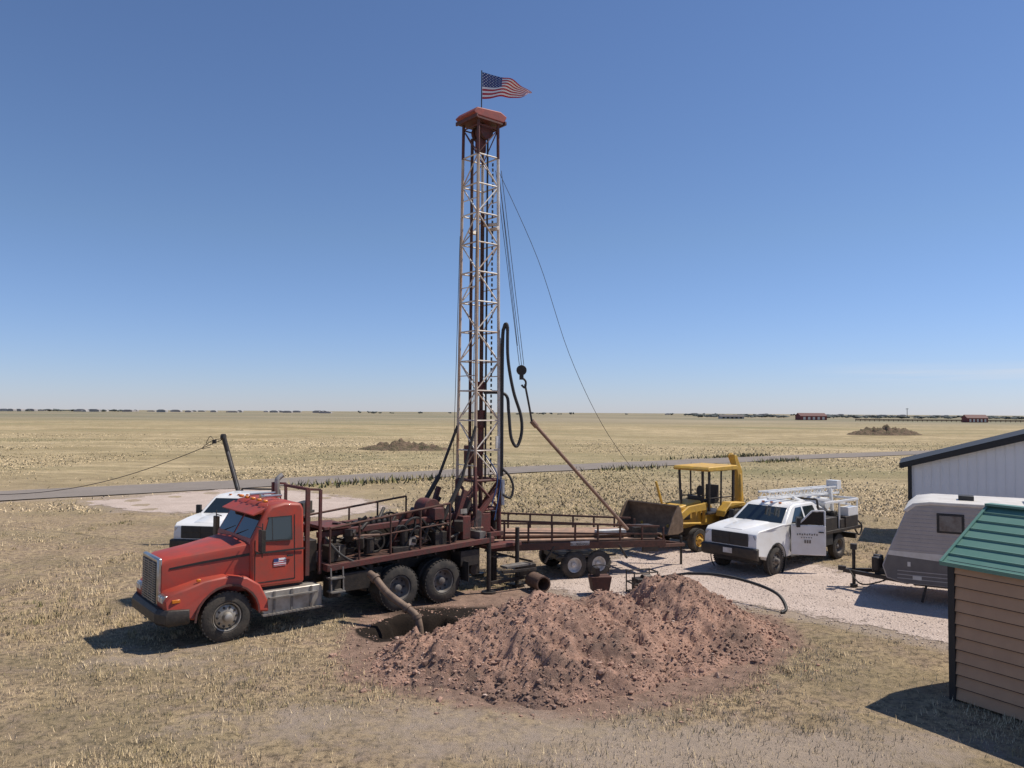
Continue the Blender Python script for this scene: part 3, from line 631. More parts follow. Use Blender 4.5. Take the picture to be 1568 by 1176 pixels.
# flag
fp=(MX-.02,0.0)
p=Part(); p.tube((*fp,13.2),(*fp,14.6),.016,n=8); p.build('flagpole','dark',T)
NXf,NZf=78,52; V=[];F=[];MI=[]
Wd=1.45; ang=math.radians(-220+4)
dirx=Vector((math.cos(ang),math.sin(ang),0)); diry=Vector((-dirx.y,dirx.x,0))
for j in range(NZf+1):
    for i in range(NXf+1):
        u=i/NXf; v=j/NZf
        top=14.55-.10*u-.40*u**1.6; bot=13.77+.12*u+.02*u**2+.10*u**4
        z=top+(bot-top)*v + .03*math.sin(u*9+v*3)*u
        off=.16*math.sin(u*8.5+v*2.2)*min(1,u*2)+.05*math.sin(u*19+v*5)*u
        q=Vector((fp[0],fp[1],z))+dirx*(.02+Wd*u*(1-.04*math.sin(v*3)))+diry*off; V.append(q[:])
for j in range(NZf):
    for i in range(NXf):
        a=j*(NXf+1)+i; F.append((a,a+1,a+NXf+2,a+NXf+1)); s=j//4
        if i<31 and s<7:
            star=(int(j)%3==1) and (i+(j//3)%2*2)%5 in(2,3) and 0<j<27
            MI.append(1 if star else 2)
        else: MI.append(s%2)
me=bpy.data.meshes.new('american_flag'); me.from_pydata(V,[],F); 
for k in('flagr','flagw','flagb'): me.materials.append(M[k])
me.polygons.foreach_set('material_index',MI); me.polygons.foreach_set('use_smooth',[True]*len(F)); fo=bpy.data.objects.new('american_flag',me); COL.objects.link(fo); fo.parent=T
# suction hose
RT=Matrix.Rotation(math.radians(220),4,'Z'); RT.translation=Vector((-6.61,16.99,0)); TI=RT.inverted()
def loc(x,y,z): return tuple(TI@Vector((x,y,z)))
p=Part(); pts=[(-3.25,17.9,1.05),(-3.1,17.75,.98),(-2.75,17.5,.68),(-2.3,17.3,.42),(-2.08,17.2,.26),(-2.0,17.15,.0),(-1.96,17.12,-.4)]
p.path([loc(*q) for q in pts],.085,n=14)
for i in(1,3,4): a=Vector(loc(*pts[i])); b=Vector(loc(*pts[i+1])); d=(b-a).normalized(); p.tube(a-d*.04,a+d*.04,.115,n=14)
p.build('suction_hose','hose',T)
# travelling line + block
crown2=Vector(RT@Vector((MX-.42,.3,11.7)))
LB=empty('hoist_line',(0,0,0))
blk=Vector((.27,22.0,6.0))
p=Part()
for o in(-.08,0,.08): p.tube(crown2+Vector((o,0,0)),blk+Vector((o*.8,0,.15)),.009,n=5)
p.tube(crown2,(blk.x-.12,blk.y,blk.z+.7),.008,n=5)
p.path([blk+Vector((.1,0,-.4)),blk+Vector((.22,0,-1.0)),blk+Vector((.3,0,-1.45))],.03,n=6)
gl=[(crown2.x,crown2.y,crown2.z),(.75,22.6,9.3),(1.75,23.6,6.6),(2.9,24.6,4.4),(4.3,26,2.6),(5.4,27.2,1.3)]
p.path(gl,.008,n=5,sub=6)
p.build('cables','dark',LB)
p=Part(); p.lathe([(.001,-.07),(.14,-.07),(.15,0),(.14,.07),(.001,.07)],blk,n=20); p.box(blk+Vector((0,0,-.12)),(.12,.16,.3)); p.path([blk+Vector((0,0,-.2)),blk+Vector((.12,0,-.32)),blk+Vector((.1,0,-.5)),blk+Vector((0,0,-.42))],.03,n=8); p.build('pulley_block','dark',LB,.01)
pt=blk+Vector((.3,0,-1.45)); pb=Vector((3.45,22.9,1.35))
p=Part(); p.tube(pt,pb,.05,n=10); p.tube(pt,pt+(pb-pt)*.05,.075); p.build('lifted_drill_pipe','pipe',LB)
# ---------------------------------------------------------------- pipe trailer
TR=empty('pipe_trailer',(0,21.9,0),18)
def tz(x): return .98-.035*x*.6
p=Part()
for y in(0,1.9): p.beam((-.6,y,tz(-.6)),(4.85,y,tz(4.85)),.08,.2)
for x in np.arange(-.5,4.9,.6): p.beam((x,0,tz(x)-.02),(x,1.9,tz(x)-.02),.06,.12)
p.beam((-.6,0,tz(0)),(-.6,1.9,tz(0)),.08,.2); p.beam((4.85,-.02,tz(4.85)),(4.85,1.92,tz(4.85)),.1,.24)
p.beam((4.85,.3,.75),(6.1,.95,.62),.1); p.beam((4.85,1.6,.75),(6.1,.95,.62),.1)
for y in(-.0,1.9):
    for x in np.arange(-.2,4.9,.72): p.beam((x,y,tz(x)),(x,y,tz(x)+.72-.05*x),.05)
    p.beam((-.5,y,tz(-.5)+.76),(4.7,y,tz(4.7)+.50),.05,.06); p.beam((-.5,y,tz(-.5)+.42),(4.7,y,tz(4.7)+.28),.04,.05)
p.build('trailer_frame','rust',TR,.005)
p=Part(); p.box((2.3,.0,.62),(1.9,.06,.06)); p.box((2.32,.95,.5),(1.4,1.7,.15)); p.beam((1.0,-.05,.5),(1.3,-.02,.95),.06); p.beam((3.6,-.05,.5),(3.35,-.02,.9),.06); p.box((4.3,.4,1.2),(.8,.6,.35)); p.tube((6.0,.95,0),(6.0,.95,.9),.04); p.box((.4,-.15,.35),(.5,.3,.4)); p.box((4.4,.02,.75),(.5,.1,.2)); p.build('running_gear','dark',TR,.01)
p=Part(); 
for i in range(9): 
    y=.15+.2*i; p.tube((-1.2+.13*(i%3),y,1.16-.0*i),(4.6-.2*(i%2),y,1.0),.06,n=10)
for i in range(5): y=.3+.28*i; p.tube((-1.5+.2*(i%2),y,1.30),(4.0,y+.03,1.12),.06,n=10)
p.build('drill_pipes','pipe',TR)
p=Part(); p.box((3.2,.25,1.25),(.9,.3,.12)); p.box((2.1,-.03,1.0),(.6,.02,.12)); p.build('plank','whitedirty',TR)
for i,x in enumerate((1.93,2.7)):
    wheel(TR,f'wheel_near_{i}',x,.05,.38,.22,-1,'whitedirty',6,False); wheel(TR,f'wheel_far_{i}',x,1.85,.38,.22,1,'whitedirty',6,False)
B=empty('steel_barrel',(.73,21.0,.0),25)
p=Part(); p.lathe([(.17,-.35),(.21,-.35),(.215,0),(.21,.35),(.17,.35),(.17,-.33)],(0,0,.22),n=20); p.build('shell','barrel',B)
B=empty('mud_bucket',(2.35,20.5,0),10); p=Part(); p.prism([(-.28,.5),(.28,.5),(.2,.1),(-.2,.1)],-.2,.2); p.build('body','rust',B,.01); p=Part(); p.path([(-.26,0,.5),(-.2,0,.75),(.2,0,.75),(.26,0,.5)],.015); p.box((-.1,0,.62),(.12,.3,.2)); p.build('bail','dark',B)
B=empty('welder_generator',(3.5,20.7,0),20); p=Part()
for x in(-.35,.35):
    for y in(-.22,.22): p.tube((x,y,.02),(x,y,.58),.02,n=6)
for z in(.05,.3,.58):
    for y in(-.22,.22): p.tube((-.35,y,z),(.35,y,z),.02,n=6)
    for x in(-.35,.35): p.tube((x,-.22,z),(x,.22,z),.02,n=6)
p.build('cage','dark',B); p=Part(); p.box((0,0,.25),(.46,.32,.32)); p.tube((.0,0,.38),(.25,0,.38),.12); p.build('engine','dark',B,.02)
p=Part(); p.path([(4.7,20.6,.55),(5.4,20.2,.60),(6.1,19.7,.52),(6.55,19.1,.38),(6.65,18.75,.12),(6.5,18.65,.03)],.04); p.path([(4.7,20.6,.55),(4.0,20.8,.4),(3.6,20.7,.3)],.035); p.build('discharge_hose','black')
# ---------------------------------------------------------------- PICKUPS
def pickup(name,loc_,rz,door_open=False,rig=True):
    P_=empty(name,loc_,rz); r=.41
    ar=lambda cx,a,b,R=.50:[(cx+R*math.cos(t),.41+R*math.sin(t)) for t in np.linspace(a,b,12)]
    prof=[(.93,.62),(.97,.80),(.97,1.0),(.93,1.24),(.80,1.33),(.1,1.40),(-.55,1.45),(-.8,1.42),(-2.85,1.42),(-2.9,1.3),(-2.9,.5),(-.52,.46)]+ar(0,math.pi-.1,.1)+[(.52,.56)]
    def fn(x,y,z):
        s=math.copysign(1,y); w=.99
        w-=.10*max(0,(x-.3)/.65)**2; w-=.05*max(0,(z-1.1)/.3)
        w-=.03*max(0,(.8-z)/.3)
        return (x,s*w,z)
    p=Part(); p.prism(prof,-1,1,fn); p.build('body','white',P_,.03)
    p=Part(); p.loft([[(x,-w,z),(x,-w*.8,z+h_),(x,w*.8,z+h_),(x,w,z)] for x,w,z,h_ in((.8,.38,1.31,.03),(.3,.45,1.36,.06),(-.5,.52,1.42,.05))]); p.build('hood_bulge','white',P_,.01)
    p=Part(); p.box((-.9,0,.6),(3.2,1.5,.5)); p.build('underbody','black',P_)
    gf=lambda x,y,z:(x,math.copysign(.95-.19*(z-1.4)/.55,y),z)
    p=Part(); p.prism([(-.52,1.38),(-1.22,1.90),(-1.45,1.96),(-2.55,1.97),(-2.72,1.90),(-2.86,1.38)],-1,1,gf); p.build('cab_roof','white',P_,.04)
    p=Part(); wy=lambda z:.95-.19*(z-1.4)/.55
    p.slab([(-.60,-.80,1.445),(-.60,.80,1.445),(-1.16,.68,1.86),(-1.16,-.68,1.86)],.012,(1,0,.5))
    for s in(1,-1):
        p.slab([(-.98,s*wy(1.47),1.47),(-1.42,s*wy(1.86),1.86),(-1.76,s*wy(1.87),1.87),(-1.76,s*wy(1.46),1.46)],.008,(0,s,0))
        p.slab([(-1.86,s*wy(1.46),1.46),(-1.86,s*wy(1.87),1.87),(-2.5,s*wy(1.87),1.87),(-2.62,s*wy(1.46),1.46)],.008,(0,s,0))
    p.slab([(-2.84,-.7,1.48),(-2.84,.7,1.48),(-2.745,.62,1.86),(-2.745,-.62,1.86)],.01,(-1,0,.2))
    p.build('windows','glass',P_)
    p=Part()
    for s in(1,-1):
        for x in(-.78,-1.8,-2.7): p.box((x,s*.985,1.0),(.012,.022,.8))
        p.box((-1.62,s*.99,1.22),(.16,.03,.03)); p.box((-2.5,s*.99,1.22),(.16,.03,.03))
    p.build('door_gaps','black',P_)
    p=Part(); p.box((.975,0,1.07),(.05,1.26,.38)); p.build('grille','black',P_,.05)
    p=Part(); p.box((1.003,0,1.07),(.012,1.1,.03)); p.box((1.003,0,1.07),(.012,.035,.32)); p.build('grille_crosshair','dark',P_)
    p=Part()
    for s in(1,-1): p.box((.91,s*.77,1.12),(.06,.22,.22),rot=(0,0,-s*12))
    p.build('headlights','lens',P_,.03)
    p=Part(); p.prism([(.92,.48),(1.06,.54),(1.08,.66),(1.06,.84),(.92,.86)],-.96,.96); p.build('front_bumper','dark',P_,.03)
    p=Part(); p.box((1.09,0,.72),(.02,.3,.15)); p.build('license_plate','whitedirty',P_)
    p=Part()
    for s in(1,-1):
        p.lathe([(.49,s*.96-.02),(.53,s*.96-.02),(.53,s*.96+.035*s),(.49,s*.96+.035*s)],(0,0,.42),n=28)
        p.box((-.95,s*1.17,1.52),(.1,.16,.28)); p.tube((-.95,s*.95,1.45),(-.95,s*1.15,1.5),.025); p.box((-1.75,s*.93,.45),(1.9,.14,.05))
    p.build('mirrors_and_steps','black',P_,.01)
    p=Part()
    for y in(-.3,0,.3): p.box((-1.4,y,1.975),(.07,.07,.03))
    p.build('roof_lamps','orange',P_)
    for s,nm in((1,'near'),(-1,'far')):
        wheel(P_,'front_wheel_'+nm,0,s*.86,r,.24,s,'grey',8,True); wheel(P_,'rear_wheel_'+nm,-3.95,s*.86,r,.24,s,'grey',8,False)
    p=Part(); p.beam((-2.8,.4,.75),(-5.3,.4,.75),.08,.2); p.beam((-2.8,-.4,.75),(-5.3,-.4,.75),.08,.2); p.tube((-3.95,-.8,.41),(-3.95,.8,.41),.08); p.box((-5.3,0,.62),(.1,1.8,.18)); 
    for s in(1,-1): p.box((-3.2,s*.85,.72),(.5,.3,.36))
    p.build('chassis','black',P_)
    p=Part(); p.box((-4.15,0,.95),(2.45,2.1,.1)); p.build('flatbed','dark',P_,.01)
    p=Part()
    for s in(1,-1):
        p.box((-3.35,s*.82,1.2),(.75,.4,.42)); p.box((-4.75,s*.85,1.18),(.9,.36,.38))
        p.beam((-2.98,s*.85,1.0),(-2.98,s*.7,2.0),.06)
    p.beam((-2.98,-.7,2.0),(-2.98,.7,2.0),.06); p.beam((-2.98,-.8,1.6),(-2.98,.8,1.6),.05)
    p.build('tool_boxes','dark',P_,.015)
    if rig:
        p=Part()
        for y in(-.16,.16):
            p.beam((.0-.9,y,2.12),(-5.6,y,2.02),.06,.07); p.beam((-.9,y,2.32),(-5.6,y,2.24),.05,.05)
        for k in range(11):
            x=-1.0-k*.45
            for y in(-.16,.16): p.beam((x,y,2.11-.0195*k*.5),(x-.22,y,2.31-.0175*k*.5),.025); p.beam((x-.22,y,2.31-.0175*k*.5),(x-.45,y,2.11-.0195*k*.5),.025)
            p.beam((x,-.16,2.31-.008*k),(x,.16,2.31-.008*k),.025)
        p.beam((-4.9,.3,1.0),(-4.9,.2,2.2),.10); p.beam((-4.9,-.3,1.0),(-4.9,-.2,2.2),.10); p.beam((-3.1,0,1.95),(-3.1,0,2.15),.1)
        p.beam((-5.3,.95,1.0),(-5.3,.95,1.9),.05); p.beam((-4.0,.95,1.0),(-4.0,.95,1.9),.05); p.beam((-5.35,.95,1.88),(-3.0,.95,1.9),.07); p.beam((-5.35,-.95,1.88),(-3.0,-.95,1.9),.05); p.beam((-5.3,-.95,1.0),(-5.3,-.95,1.9),.05)
        p.beam((-5.3,-.95,1.9),(-5.3,.95,1.9),.07); p.box((-4.1,0,1.45),(.5,.5,.5)); p.tube((-4.3,-.4,1.75),(-4.3,.4,1.75),.2,n=18); p.box((-5.55,0,2.3),(.3,.4,.3)); p.tube((-5.2,.3,1.3),(-2.2,.3,2.08),.05)
        p.beam((-3.2,.5,2.0),(-5.5,.6,1.65),.08); p.box((-4.9,.85,1.5),(.7,.3,.3))
        p.build('folded_hoist_boom','white',P_,.006)
        p=Part(); p.tube((-4.5,.6,1.35),(-4.5,-.6,1.35),.15,n=14); p.box((-3.7,.2,1.2),(.3,.5,.3)); p.path([(-5.1,.9,1.3),(-5.3,1.1,1.0),(-5.1,1.1,.7),(-4.9,1.0,1.0)],.03); p.box((-4.1,-.9,1.3),(.4,.2,.5)); p.box((-4.15,.95,1.15),(.3,.1,.3)); p.build('bed_equipment','dark',P_,.01)
    p=Part()
    for k in range(9): p.box((-1.05-.075*k,.987,1.12),(.04,.012,.045))
    for k in range(6): p.box((-1.1-.08*k,.987,1.02),(.04,.012,.03))
    p.build('door_lettering','grey',P_)
    if door_open:
        D=empty('open_door',(-.79,1.0,0),0); D.parent=P_; D.rotation_euler=(0,0,math.radians(-52))
        p=Part(); p.prism([(0,.52),(0,1.42),(-1.0,1.42),(-1.0,.52)],.0,.07); p.beam((-.2,.03,1.42),(-.62,-.0,1.85),.05); p.beam((-.62,0,1.85),(-.97,-.0,1.86),.05); p.beam((-.98,.0,1.86),(-.98,.03,1.42),.05); p.build('door_shell','white',D,.015)
        p=Part(); p.slab([(-.22,.03,1.43),(-.62,.0,1.82),(-.95,.0,1.83),(-.95,.03,1.43)],.006,(0,1,0)); p.build('door_glass','glass',D)
        p=Part(); p.box((-.18,.2,1.52),(.1,.16,.28)); p.tube((-.18,.05,1.45),(-.18,.2,1.5),.02); p.box((-.86,.085,1.22),(.15,.03,.03)); p.build('door_mirror','black',D,.01)
        p=Part()
        for k in range(9): p.box((-.18-.07*k,.075,1.14+.01*(k%2)),(.035,.012,.05))
        for k in range(5): p.box((-.3-.07*k,.075,1.05),(.03,.012,.03))
        for k in range(3): p.box((-.4-.07*k,.075,.93),(.05,.012,.1))
        p.build('door_lettering_2','grey',D)
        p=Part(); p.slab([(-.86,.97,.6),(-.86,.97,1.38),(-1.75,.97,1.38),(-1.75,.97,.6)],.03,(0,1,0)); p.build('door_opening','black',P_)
    return P_
pickup('white_service_pickup_truck',(7.30,23.9,0),221,True,True)
RZ2=262; L2=(-9.35,24.6,0)
W2=pickup('white_service_pickup_truck.001',L2,RZ2,False,False)
p=Part(); p.tube((-3.5,-.85,1.0),(-3.4,-1.66,3.78),.085,n=12); p.tube((-3.5,-.82,.95),(-3.48,-1.0,1.65),.12); p.lathe([(.001,-.12),(.12,-.12),(.12,0),(.001,0)],(-3.39,-1.62,3.82),n=14); p.beam((-3.5,-.3,1.2),(-3.5,-1.0,1.9),.06); p.build('crane_boom','dark',W2)
p=Part(); p.tube((-3.36,-.95,1.6),(-3.30,-1.45,3.3),.04,n=8); p.build('boom_ram','grey',W2)
R2=Matrix.Rotation(math.radians(RZ2),4,'Z'); R2.translation=Vector(L2)
tip=R2@Vector((-3.4,-1.66,3.75))
p=Part(); end=Vector((-25,34,1.0)); pts=[tip+(end-tip)*t+Vector((0,0,-.9*math.sin(math.pi*t)*(1-.3*t))) for t in np.linspace(0,1,10)]
p.path([q for q in pts],.014,n=5,sub=2); p.path([tip,tip+Vector((-.4,0,-.05)),tip+Vector((-.8,.0,-.35)),tip+Vector((-.5,0,-.3))],.012,n=5); p.box(tip+Vector((-.35,0,-.1)),(.12,.1,.14)); p.path([tip+Vector((-.35,0,-.1)),tip+Vector((-.5,0,.1)),tip+Vector((-.65,0,-.15))],.012,n=5); p.build('winch_cable','dark')
# ---------------------------------------------------------------- BACKHOE
K=empty('backhoe_loader',(5.96,27.55,0),220)
p=Part(); p.prism([(.75,.95),(.8,1.35),(.6,1.5),(-.75,1.68),(-.85,1.6),(-.85,.85),(.1,.75)],-.38,.38); p.box((-1.6,0,1.0),(1.5,.7,.45)); 
for s in(1,-1):
    p.prism([(-2.9,1.15),(-2.6,1.55),(-1.75,1.6),(-1.35,1.3),(-1.3,1.1),(-1.6,1.42),(-2.55,1.40),(-2.8,1.1)],s*.62,s*1.02)
p.build('chassis_and_hood','yellow',K,.03)
p=Part(); p.prism([(-.75,2.72),(-.65,2.78),(-.75,2.88),(-2.45,2.90),(-2.55,2.80),(-2.45,2.72)],-.78,.78); p.build('canopy_roof','yellow',K,.03)
p=Part()
for s in(1,-1):
    p.beam((-.95,s*.62,1.3),(-.9,s*.66,2.74),.07); p.beam((-2.35,s*.66,1.3),(-2.35,s*.68,2.74),.08); p.beam((-1.6,s*.66,1.3),(-1.6,s*.68,2.74),.05)
    p.beam((-.92,s*.64,1.75),(-2.35,s*.66,1.75),.04); p.box((.2,s*.392,1.2),(.7,.012,.3))
for k in range(6): p.box((.8,-.25+k*.1,1.15),(.02,.05,.35))
p.box((-1.75,0,1.55),(.5,.5,.14)); p.box((-2.0,0,1.85),(.12,.5,.6)); p.tube((-1.0,0,1.5),(-1.2,0,1.95),.03); p.lathe([(.001,0),(.19,0),(.19,.03),(.001,.03)],(-1.22,0,1.97)); p.box((-1.0,0,1.6),(.2,.6,.4)); p.box((-1.6,0,1.2),(1.6,1.2,.06))
p.tube((.1,.2,1.6),(.1,.2,2.1),.04)
p.box((-.7,.0,.62),(1.6,.5,.35)); p.build('posts_and_seat','dark',K,.01)
p=Part()
for s in(1,-1):
    p.prism([(-.8,1.35),(-.75,1.6),(.2,1.55),(1.1,1.12),(1.35,1.0),(1.3,.86),(.9,.95),(.1,1.32)],s*.52,s*.62)
    p.tube((-.5,s*.57,.9),(.9,s*.57,1.0),.045); p.beam((.3,s*.5,1.5),(1.1,s*.5,1.55),.06)
p.beam((.75,-.55,1.1),(.75,.55,1.1),.1); p.beam((-.85,.5,.9),(-.85,.5,1.6),.12); p.beam((-.85,-.5,.9),(-.85,-.5,1.6),.12)
p.beam((.2,-.57,1.5),(.55,-.57,2.35),.07)
p.build('loader_arms','yellow',K,.01)
p=Part(); prof=[(1.25,.85),(1.2,1.25),(1.32,1.62),(1.42,1.72),(1.45,1.68),(1.34,1.55),(1.27,1.25),(1.32,.92),(1.5,.84),(2.05,.82),(2.05,.79),(1.45,.77)]
p.prism(prof,-1.12,1.12)
for s in(1,-1): p.prism([(1.22,.85),(1.22,1.25),(1.36,1.66),(1.48,1.7),(1.75,1.4),(2.03,.84),(2.0,.80),(1.45,.79)],s*1.10,s*1.14)
for k in range(8): p.box((2.12,-1.0+k*.285,.81),(.16,.06,.03))
p.build('front_bucket','bucket',K)
for s,nm in((1,'near'),(-1,'far')):
    wheel(K,'front_wheel_'+nm,0,s*.78,.40,.28,s,'yellow',6,True); wheel(K,'rear_wheel_'+nm,-2.1,s*.82,.68,.42,s,'yellow',8,False)
p=Part(); p.tube((0,-.7,.4),(0,.7,.4),.09); p.tube((-2.1,-.7,.68),(-2.1,.7,.68),.13); p.build('axles','dark',K)
p=Part(); p.box((-3.05,.1,.9),(.25,1.3,.5)); p.prism([(-3.1,.9),(-3.35,.95),(-3.55,1.6),(-3.5,2.6),(-3.15,3.2),(-2.95,3.25),(-3.0,3.05),(-3.2,2.5),(-3.25,1.6)],.12,.32); p.prism([(-3.0,3.2),(-3.15,3.3),(-3.7,2.5),(-3.9,1.3),(-3.75,1.25),(-3.5,2.4)],-.02,.14); p.tube((-3.3,.35,1.3),(-3.35,.3,2.5),.07)
for s in(1,-1): p.beam((-3.0,s*.75,.9),(-3.25,s*1.15,.3),.1); p.box((-3.28,s*1.18,.2),(.3,.3,.06))
p.build('rear_boom_and_stick','yellow',K,.02)
p=Part(); p.prism([(-3.7,1.35),(-4.0,1.2),(-4.05,.8),(-3.75,.6),(-3.5,.75),(-3.6,.85),(-3.75,.8),(-3.88,.95),(-3.8,1.15),(-3.62,1.25)],-.2,.35); p.build('rear_bucket','bucket',K)
# ---------------------------------------------------------------- SHED (green roof)
ang=math.degrees(math.atan2(-.87,.5))
SH=empty('garden_shed',(7.46,13.1,0),ang)
Ls,Ws,He,Hr=3.2,2.7,2.35,3.15
p=Part()
n=11; dz_=(He-.06)/n
for i in range(n):
    z0=.06+i*dz_; z1=z0+dz_
    for vs in ([(0,-.045,z0),(Ls,-.045,z0),(Ls,-.004,z1-.012),(0,-.004,z1-.012),(0,.03,z0),(Ls,.03,z0),(Ls,.03,z1-.012),(0,.03,z1-.012)],):
        p.add(vs,[(0,1,2,3),(4,7,6,5),(0,4,5,1),(3,2,6,7),(0,3,7,4),(1,5,6,2)])
        vs=[(v[0],Ws-v[1],v[2]) for v in vs]; p.add(vs,[(0,1,2,3),(4,7,6,5),(0,4,5,1),(3,2,6,7),(0,3,7,4),(1,5,6,2)])
p.build('lap_siding','tan',SH)
p=Part()
for i in range(1,n): p.box((Ls/2,-.028,.06+i*dz_-.006),(Ls,.026,.014)); p.box((Ls/2,Ws+.028,.06+i*dz_-.006),(Ls,.026,.014))
p.build('lap_gaps','brown',SH)
p=Part()
for x in(.0,Ls-.04): p.add([(x,.03,0),(x,Ws-.03,0),(x,Ws-.03,He),(x,Ws/2,Hr-.05),(x,.03,He),(x+.04,.03,0),(x+.04,Ws-.03,0),(x+.04,Ws-.03,He),(x+.04,Ws/2,Hr-.05),(x+.04,.03,He)],[(0,1,2,3,4),(9,8,7,6,5),(0,5,6,1),(1,6,7,2),(2,7,8,3),(3,8,9,4),(4,9,5,0)])
p.build('gable_walls','tan',SH)
p=Part()
for (x,y) in((0,0),(Ls,0),(0,Ws),(Ls,Ws)): p.box((x,y,He/2),(.11,.11,He))
p.box((Ls/2,-.03,He-.05),(Ls,.06,.1)); p.box((Ls/2,Ws/2,.03),(Ls-.1,Ws-.1,.08)); p.build('corner_trim','brown',SH)
p=Part(); ov=.14; sl=(Hr-He)/(Ws/2)
for s in(0,1):
    def YY(y): return y if s==0 else Ws-y
    y0,y1=-ov,Ws/2; z0,z1=He-ov*sl+.03,Hr+.03
    a=[(-ov,YY(y0),z0),(Ls+ov,YY(y0),z0),(Ls+ov,YY(y1),z1),(-ov,YY(y1),z1)]
    p.add(a+[(v[0],v[1],v[2]-.04) for v in a],[(0,1,2,3),(7,6,5,4),(0,4,5,1),(1,5,6,2),(2,6,7,3),(3,7,4,0)])
    for k in range(7):
        t=k/7; p.beam((-ov,YY(y0+(y1-y0)*t+.01),z0+(z1-z0)*t+.012),(Ls+ov,YY(y0+(y1-y0)*t+.01),z0+(z1-z0)*t+.012),.035,.03)
    for x in(-ov+.02,Ls+ov-.02): p.beam((x,YY(y0),z0+.012),(x,YY(y1),z1+.012),.05,.04)
p.beam((-ov,Ws/2,Hr+.05),(Ls+ov,Ws/2,Hr+.05),.2,.04)
p.build('green_roof','roofgreen',SH)
# ---------------------------------------------------------------- CAMPER
C=empty('travel_trailer_camper',(9.60,20.05,0),-30); C.scale=(1,1,.95)
Pf=[(.1,.62),(0,.95),(.12,1.3),(.42,2.1),(.55,2.45),(.75,2.64),(1.1,2.70),(7.4,2.70),(7.5,2.6),(7.5,.55),(.5,.52)]
p=Part(); p.prism(Pf,0,2.35); p.build('body','campg',C,.03)
p=Part()
z=1.42
while z<2.6:
    xs0=(.17+(z-1.3)*.375 if z<2.1 else .46+(z-2.1)*.36)
    p.beam((xs0,-.004,z),(7.4,-.004,z),.016,.03); z+=.105
for z in(.66,.76,.86): p.beam((.35,-.008,z),(7.4,-.008,z),.012,.02)
p.build('siding_ribs','campg',C)
p=Part(); p.slab([(.12,0,.66),(.03,0,.95),(.13,0,1.26),(7.48,0,1.20),(7.48,0,.6),(.5,0,.55)],.006,(0,-1,0)); p.build('lower_band','campd',C)
p=Part(); p.slab([(.13,0,1.26),(.17,0,1.38),(7.48,0,1.34),(7.48,0,1.2),(1.5,0,1.18)],.009,(0,-1,0)); p.build('swoosh_stripe','campw',C)
p=Part(); p.prism([(.50,2.47),(.72,2.68),(1.1,2.745),(7.45,2.745),(7.52,2.68),(7.52,2.62),(1.1,2.66),(.78,2.6),(.6,2.44)],-.02,2.37); p.box((3.6,1.1,2.84),(.8,.8,.2)); p.build('roof','campw',C,.02)
p=Part(); p.box((1.55,-.01,2.2),(.60,.04,.52)); p.box((4.2,-.01,1.7),(.75,.04,1.9)); p.box((5.8,-.01,2.15),(1.0,.04,.6)); p.box((1.9,1.0,2.8),(.35,.4,.14)); p.build('window_frames','black',C,.02)
p=Part(); p.box((1.55,-.03,2.2),(.48,.02,.40)); p.box((5.8,-.03,2.15),(.9,.02,.5)); p.build('window_glass','grey',C)
p=Part(); p.box((.62,-.012,1.05),(.07,.02,.12)); p.box((.8,-.012,.7),(.2,.02,.1)); p.build('marker_lights','campw',C)
p=Part()
p.beam((.6,.35,.5),(-1.05,1.15,.5),.1); p.beam((.6,2.0,.5),(-1.05,1.2,.5),.1); p.tube((-.8,1.17,.1),(-.8,1.17,1.15),.045); p.box((-.8,1.17,1.2),(.16,.16,.16)); p.tube((-.8,1.17,.0),(-.8,1.17,.12),.1); p.box((-1.1,1.17,.55),(.2,.12,.12))
p.box((3.5,.4,.5),(5.6,.1,.15)); p.box((-.1,1.1,.62),(.3,.5,.18)); p.path([(-.9,1.0,.55),(-.6,.7,.25),(-.2,.8,.3),(.2,.9,.5)],.02)
for s in(.1,2.2): p.beam((1.0,s,.5),(.9,s,.05),.06)
p.build('hitch_frame','dark',C)
p=Part(); p.tube((-.2,.95,.6),(-.2,.95,1.0),.13,n=16); p.tube((-.2,1.35,.6),(-.2,1.35,1.0),.13,n=16); p.build('propane_tanks','dark',C,.03)
for i,x in enumerate((4.6,5.4)): wheel(C,f'wheel_near_{i}',x,.12,.34,.2,-1,'whitedirty',6); wheel(C,f'wheel_far_{i}',x,2.2,.34,.2,1,'whitedirty',6)
# ---------------------------------------------------------------- METAL BUILDING & HOUSE
Bd=empty('white_metal_building',(15.5,30,0),-28)
p=Part(); w=9.0; dp=3.2; rz_=1.28
p.add([(0,0,0),(w,0,0),(w,0,2.95),(w/2,0,2.95+rz_),(0,0,2.95),(0,dp,0),(w,dp,0),(w,dp,2.95),(w/2,dp,2.95+rz_),(0,dp,2.95)],[(0,1,2,3,4),(9,8,7,6,5),(0,5,6,1),(1,6,7,2),(2,7,8,3),(3,8,9,4),(4,9,5,0)])
p.build('walls','siding',Bd)
p=Part(); x=.15
while x<w:
    zt_=2.95+rz_*(1-abs(x-w/2)/(w/2))-.12; p.box((x,-.012,zt_/2),(.035,.02,zt_)); x+=.3
y=.2
while y<dp: p.box((-.012,y,1.45),(.02,.035,2.9)); y+=.3
p.build('wall_ribs','siding',Bd)
p=Part()
for s in(1,-1):
    x0=w/2-s*(w/2+.35); p.beam((x0,-.28,2.95-.13),(w/2,-.28,2.95+rz_-.02),.06,.2)
    a=[(x0,-.3,2.93),(w/2,-.3,3.1+rz_),(w/2,dp+.3,3.1+rz_),(x0,dp+.3,2.93)]; p.add(a+[(v[0],v[1],v[2]-.05) for v in a],[(0,1,2,3),(7,6,5,4),(0,4,5,1),(1,5,6,2),(2,6,7,3),(3,7,4,0)])
